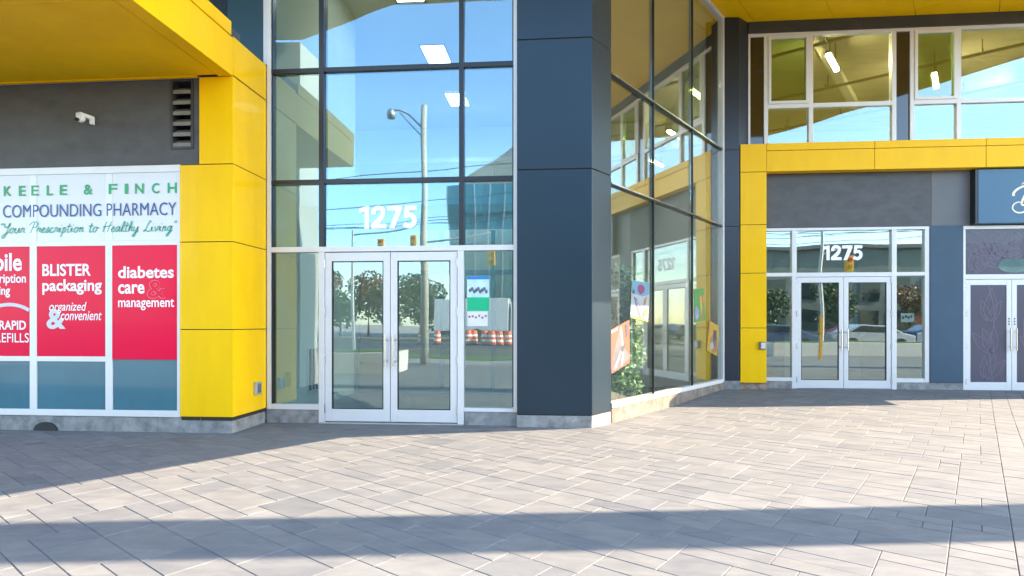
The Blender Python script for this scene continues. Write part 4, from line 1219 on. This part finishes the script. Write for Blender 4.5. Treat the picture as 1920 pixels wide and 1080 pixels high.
# ------------------------------------------------------------------ overhang, upper storeys, what shades the forecourt
def upper_parts():
    root = thing("yellow_overhang", (3, 9, 7.08), "large yellow soffit of the upper floors above the recess between the glass walls", "overhang")
    Z = 7.08
    main = [(-5.25, 3.4), (-3.0, 4.55), (6.25, 4.5), (7.27, 5.71), (9.0, 8.11), (10.0, 9.6), (11.6, 11.95), (-9, 11.95), (-9, 3.4)]
    m = MB().prism(main, Z + .012, Z + .5)
    m.build("soffit_deck", M_SEAM, root)
    # soffit panels: strips laid on the diagonal, clipped to the outline by bmesh bisecting
    bm = bmesh.new()
    vs = [bm.verts.new((x, y, Z)) for x, y in main]
    bm.faces.new(vs[::-1])
    d = Vector((.5567, .8307, 0)); nrm = Vector((.8307, -.5567, 0))
    for k in range(-12, 22):
        bmesh.ops.bisect_plane(bm, geom=bm.verts[:] + bm.edges[:] + bm.faces[:], plane_co=nrm * (k * 1.22 + .3), plane_no=nrm)
    for k in range(-2, 10):
        bmesh.ops.bisect_plane(bm, geom=bm.verts[:] + bm.edges[:] + bm.faces[:], plane_co=d * (k * 2.44 + .9), plane_no=d)
    mb = MB()
    for f in bm.faces:
        c = f.calc_center_median()
        pts = []
        for v in f.verts:
            w = v.co - c
            pts.append(c + w * max(0, 1 - .006 / max(.05, w.length)))
        k = len(pts)
        mb.add([(p.x, p.y, Z) for p in pts] + [(p.x, p.y, Z + .011) for p in pts], [tuple(range(k)), tuple(range(2 * k - 1, k - 1, -1))] + [(i, k + i, k + (i + 1) % k, (i + 1) % k) for i in range(k)])
    bm.free()
    mb.build("soffit_panels", M_SOF, root)
    MB().prism([(p[0], p[1]) for p in main], Z + .501, Z + 1.4).build("fascia", M_YEL, root)
    for i, (x, y) in enumerate(((2.6, 8.2), (4.6, 9.4))):
        MB().lathe([(.0, -.006), (.075, -.006), (.09, 0), (.09, .002)], (x, y, Z - .001), 18).build("recessed_downlight", M_ALU, root)
    # storeys above
    t = thing("upper_storeys", (0, 12, 8.5), "dark upper storeys of the building above the yellow overhang", "building")
    MB().box(-14, 14, 12.0, 24, 7.5, 18).build("upper_wall", M_NAVY, t)
    t2 = thing("shade_fin", (14, 10.5, 10), "unseen flat slab added high up to shade the paving before the entrance", "shade slab")
    MB().prism([(13.7, 8.78), (16.6, 9.63), (13.7, 9.23), (9, 8.58), (9, 7.4)], 10, 10.3).build("shade_slab", M_DARK, t2)  # unseen slab added to cast the thin shade strip before the entrance
    # navy wall beside the frame above the pharmacy
    t = thing("navy_wall", (-5, 7.5, 4.7), "navy panelled wall above the yellow canopy left of the tall glass", "wall")
    MB().box(-14, -4.40, 7.44, 7.7, 4.3, 7.075).build("wall_panel", M_NAVY, t)
    MB().box(-4.394, -3.90, 7.44, 7.7, 4.3, 7.075).build("wall_panel", mat("teal_navy_panel", (.03, .085, .12), .3, metal=.3), t)
    MB().box(-3.899, -3.846, 7.445, 7.56, 4.72, 7.075).build("jamb_trim", M_ALU, t)
    # end wall of the right wing and rear masses keep daylight out of the interiors
    t = thing("right_wing_end", (14, 13, 0), "blank end wall of the right wing", "wall")
    MB().box(14.001, 14.25, 11.35, 19.2, -.1, 10.2).build("end_wall", M_GREY, t)
    MB().box(12.9, 14.0, 10.85, 11.34, 5.4, 7.0).build("shade_box", M_GREY, t)  # unseen box added to cast the bump in the wing's ground shadow
    t = thing("rear_block", (0, 20, 0), "rear block of the building", "building")
    MB().box(-14, 14.2, 19.3, 24, -.1, 7.4).build("rear_wall", M_GREY, t)
    MB().box(-14, -6.8, 8.0, 19.2, -.1, 7.0).build("shop_body", M_GREY, t)
    # pier that carries the overhang on the left, outside the frame
    t = thing("overhang_pier", (-6, 3, 0), "pale pier carrying the left end of the overhang", "pier")
    MB().box(-6.45, -5.30, 2.45, 3.35, 0, 7.07).build("pier_shaft", mat("pale_render", (.42, .42, .38), .8), t, bev=.01)
    # unseen pylon added on the right to cast the stripe across the forecourt
    t = thing("shadow_pylon", (20, 6.5, 0), "unseen tall pylon added right of the forecourt to cast the stripe shadow", "pylon")
    ang = math.atan2(.139, .990)
    fr = Frame((20, 6.51, 0), (.990, .139))
    MB(fr).box(-.35, .35, -.345, .345, -.1, 18.2).build("pylon_shaft", M_GREY2, t)
upper_parts()

# ------------------------------------------------------------------ street behind the camera (seen in the glass)
def street():
    # light pole
    t = thing("street_light", (-4.23, -3.1, 0), "tall pale concrete lamp pole reflected in the entrance glass", "street light")
    MB().tube([(-4.23, -3.1, -.1), (-4.23, -3.1, 8.1)], .125, 14, .085).build("pole", M_POLE, t, smooth=True)
    MB().tube([(-4.23, -3.1, 7.4), (-4.7, -3.1, 7.85), (-5.0, -3.1, 7.98), (-5.25, -3.1, 7.98)], .03, 8).tube([(-4.23, -3.1, 7.1), (-4.7, -3.1, 7.6), (-5.0, -3.1, 7.9)], .02, 8).build("arm", M_GALV, t)
    MB().lathe([(.0, -.24), (.12, -.21), (.15, -.08), (.10, .02), (.06, .08), (.0, .09)], (-5.3, -3.1, 7.95), 16).build("lamp_head", M_GALV, t, smooth=True)
    # second pole with signals
    def signal(x, y, z, t):
        b = MB().box(x - .17, x + .17, y - .12, y + .12, z, z + 1.0).build("signal_head", M_SIGY, t, bev=.02)
        for k, c in enumerate(((.5, .02, .01), (.4, .25, .0), (.0, .25, .1))):
            MB().lathe([(.0, 0), (.1, 0), (.11, .0)], (0, 0, 0), 12)
            m = MB().tube([(x, y + .121, z + .82 - k * .32), (x, y + .16, z + .82 - k * .32)], .10, 12)
            m.build("signal_lens", mat("lens_%d" % int(c[0] * 10), c, .3), b)
    for i, (px, py, sx, z) in enumerate(((-6.2, -12, -3.2, 4.0), (-11.5, -17, -8.0, 5.2), (12.9, -6.9, 14.2, 3.6))):
        t = thing("traffic_signal", (px, py, 0), ["yellow traffic signal mast nearest in the reflected street", "yellow traffic signal mast farther along the reflected street", "yellow traffic signal mast reflected over the right doors"][i], "traffic signal", "traffic signals across the road")
        MB().tube([(px, py, -.1), (px, py, 6.6)], .10, 10, .07).build("mast", M_GALV, t)
        MB().tube([(px, py, z + 1.1), (sx, py, z + 1.5)], .05, 8).build("mast_arm", M_GALV, t)
        signal(sx, py, z, t)
        if i < 2: signal(px + (sx - px) * .45, py, z - .15, t)
    # overhead wires
    for i, (y, z) in enumerate(((-10, 8.4), (-13, 7.2), (-20, 7.6), (-22, 8.6), (-26, 9.5), (-31, 10.5))):
        pts = [(-60 + 120 * k / 24, y + 3 * math.sin(i), z - .9 * math.sin(math.pi * ((k * 4 / 24) % 1))) for k in range(25)]
        o = MB().tube(pts, .018, 5).build("overhead_wire", M_BLK)
        tag(o, "black overhead wire sagging above the reflected street", "wire", "overhead wires along the street")
    # teal office block opposite
    t = thing("office_block", (2, -48, 0), "teal glass office block across the road, seen in the glass", "building")
    m = MB().box(-11.7, 14, -60, -46, -.1, 15.9); m.build("curtain_wall", M_TEALG, t)
    m = MB()
    x = -11.7
    while x < 14:
        m.box(x, x + .12, -45.99, -45.9, 0, 15.9); x += 1.4
    m.build("vertical_fins", M_GALV, t)
    m = MB()
    for k in range(1, 5): m.box(-11.7, 14, -45.995, -45.93, k * 3.2, k * 3.2 + .3)
    m.build("floor_bands", mat("teal_band", (.02, .11, .13), .4), t)
    m = MB().add([(-12.5, -75, 0), (3, -75, 0), (3, -62, 0), (-12.5, -62, 0), (-12.5, -75, 20.5), (3, -75, 31), (3, -62, 31), (-12.5, -62, 20.5)], [(0, 3, 2, 1), (4, 5, 6, 7), (0, 1, 5, 4), (1, 2, 6, 5), (2, 3, 7, 6), (3, 0, 4, 7)])
    o = thing("brown_tower", (8, -68, 0), "brown slope-roofed building behind the teal office block", "building")
    m.build("tower_wall", M_BRONZE, o)
    o = thing("low_block", (34, -48, 0), "long dark low building across the road on the reflected right", "building")
    MB().box(18, 60, -56, -44, -.1, 9.6).build("block_wall", mat("grey_green_brick", (.17, .20, .18), .8, noise=.3, nscale=1), o)
    MB().prism([(17.5, -56.5), (60.5, -56.5), (60.5, -43.5), (17.5, -43.5)], 9.6, 10.0).build("roof_edge", M_GREY2, o)
    m = MB()
    for k in range(12): m.box(19.5 + k * 3.3, 21.6 + k * 3.3, -43.99, -43.9, 3.9, 6.2).box(19.5 + k * 3.3, 21.6 + k * 3.3, -43.99, -43.9, .6, 2.8)
    m.build("windows", M_GLD, o)
    # trees
    rnd = random.Random(9)
    for i, (x, y, h, kind) in enumerate(((-17, -42, 6.5, 0), (-20, -45, 7.5, 1), (-13.5, -44, 5.5, 0), (-24, -43, 6.5, 1), (-29, -42, 7.5, 0), (16, -41, 6, 1), (22, -41, 5, 0), (29, -41, 6, 0), (37, -41, 5.5, 1), (45, -41, 6.5, 0), (-9.5, -43, 4.5, 0), (-33, -44, 6, 1), (-37, -42, 7, 0), (-15, -47, 7, 0), (-26, -48, 8, 0), (-21.5, -41, 4.5, 0))):
        t = thing("street_tree", (x, y, 0), ["dark green bushy tree across the reflected road", "rusty autumn tree across the reflected road"][kind], "tree", ["green trees across the road", "autumn trees across the road"][kind])
        cs = [((x + rnd.uniform(-1.2, 1.2), y + rnd.uniform(-1.2, 1.2), h * rnd.uniform(.28, .85)), (1.2, 1.2, 1.0)) for _ in range(13)]
        m = MB(); foliage_mb(m, cs, 2200, .17, rnd, .6)
        m.build("crown", M_LEAFO if kind else M_LEAFG, t)
        MB().tube([(x, y, -.1), (x + .1, y, h * .4), (x, y, h * .7)], .16, 8, .06).build("trunk", M_BARK, t)
    # traffic barrels
    bar = thing("traffic_barrel", (-8.4, -25, -.15), "orange and white striped traffic barrel on the reflected road", "traffic barrel", "traffic barrels along the road works")
    def barrel_parts(t, x, y):
        z = -.15
        MB().lathe([(.30, 0), (.27, .25), (.25, .6), (.22, .95), (.18, 1.0)], (x, y, z), 14).build("barrel_body", M_ORG, t, smooth=True)
        MB().lathe([(.272, .28), (.262, .42)], (x, y, z), 14).lathe([(.256, .60), (.245, .74)], (x, y, z), 14).build("white_stripes", M_LET, t)
        MB().lathe([(.40, 0), (.40, .06), (.32, .08)], (x, y, z), 14).build("rubber_base", M_TYRE, t)
    barrel_parts(bar, -8.4, -25)
    for x, y in ((-6.6, -25.2), (-6.25, -25), (-5.9, -25.3), (-5.1, -24.8), (-4.6, -24.6), (-4.1, -24.8), (-3.5, -25), (-2.6, -25.2), (-9.6, -25.2), (2, -25), (6, -25.1), (10, -25)):
        c = bar.copy(); COL.objects.link(c); c.location = (x, y, -.15)
        for ch in bar.children:
            k = ch.copy(); COL.objects.link(k); k.parent = c; k.matrix_parent_inverse = ch.matrix_parent_inverse.copy()
    # box truck
    t = thing("box_truck", (-1.5, -35, -.15), "white truck cab and box on the reflected road behind the barrels", "truck")
    y0, y1 = -36.2, -33.8
    MB().box(-8.0, -1.7, y0, y1, .75, 3.4).build("cargo_box", M_TRUCK, t, bev=.05)
    m = MB().add([(x, y, z) for y in (y0 + .05, y1 - .05) for x, z in ((-1.5, .5), (2.3, .5), (2.3, 1.35), (1.2, 1.55), (.6, 2.55), (.0, 2.9), (-1.5, 3.05))], [(6, 5, 4, 3, 2, 1, 0), (7, 8, 9, 10, 11, 12, 13)] + [(i, (i + 1) % 7, 7 + (i + 1) % 7, 7 + i) for i in range(7)])
    m.build("cab", M_TRUCK, t)
    MB().add([(-.8, y1 - .045, 1.7), (.5, y1 - .045, 1.7), (.25, y1 - .045, 2.45), (-.8, y1 - .045, 2.5)], [(0, 1, 2, 3)]).build("side_window", M_GLD, t)
    for x in (1.2, -4.3, -5.7):
        MB().tube([(x, y1 - .3, .37), (x, y1 + .02, .37)], .52, 18).build("wheel", M_TYRE, t)
    MB().box(-7.9, 2.2, y0 + .3, y1 - .3, .35, .74).build("chassis", M_DARK, t)
    t.location.x -= 2.6
    # parked cars
    cols = [("silver", (.45, .46, .48)), ("white", (.8, .8, .8)), ("black", (.03, .03, .035)), ("red", (.45, .03, .02)), ("dark blue", (.04, .07, .16))]
    for i in range(16):
        nm, c = cols[(i * 3) % 5]
        x = 5 + (i // 2) * 5.4 + (i % 2) * 2.6; y = -13.4 if i % 2 else -20.5
        t = thing("parked_car", (x, y, -.15), "%s car on the road reflected in the right doors" % nm, "car", "cars on the road")
        pm = mat("car_%s" % nm.replace(" ", "_"), c, .25, coat=.8)
        prof = [(-2.2, .35), (2.15, .35), (2.2, .75), (1.5, .92), (.75, 1.38), (-.9, 1.42), (-1.75, .98), (-2.2, .9)]
        m = MB().add([(x + p, y + s * .85, z - .15) for s in (-1, 1) for p, z in prof], [tuple(range(7, -1, -1)), tuple(range(8, 16))] + [(k, (k + 1) % 8, 8 + (k + 1) % 8, 8 + k) for k in range(8)])
        m.build("body", pm, t, bev=.06)
        MB().add([(x - 1.5, y + .856, .83), (x + 1.25, y + .856, .80), (x + .68, y + .856, 1.17), (x - .85, y + .856, 1.2)], [(0, 1, 2, 3)]).build("side_window", M_GLD, t)
        for wx in (-1.35, 1.35):
            MB().tube([(x + wx, y + .70, .17), (x + wx, y + .88, .17)], .32, 16).build("wheel", M_TYRE, t)
    t = thing("marker_post", (9.3, 1.4, 0), "slim yellow marker post reflected in the right doors", "marker post")
    MB().box(9.25, 9.37, 1.36, 1.44, -.05, 1.53).build("post_blade", M_SIGY, t, bev=.01)
    MB().box(9.255, 9.365, 1.352, 1.3595, 1.32, 1.42).build("reflector", M_ORG, t)
    # planters on the forecourt
    for i, (x0, x1, y0, y1) in enumerate(((-6.6, -4.3, -1.4, -.1), (8.6, 15, -2.6, -1.4))):
        t = thing("planter", ((x0 + x1) / 2, (y0 + y1) / 2, 0), ["white concrete planter with grass reflected in the left door", "long grass planter reflected in the right doors"][i], "planter", "planters on the forecourt")
        MB().box(x0, x1, y0, y1, -.05, .55).build("planter_wall", mat("white_precast", (.66, .65, .62), .8, noise=.06, nscale=3), t, bev=.015)
        MB().box(x0 + .12, x1 - .12, y0 + .12, y1 - .12, .5, .58).build("grass_bed", M_GRASS, t)
street()
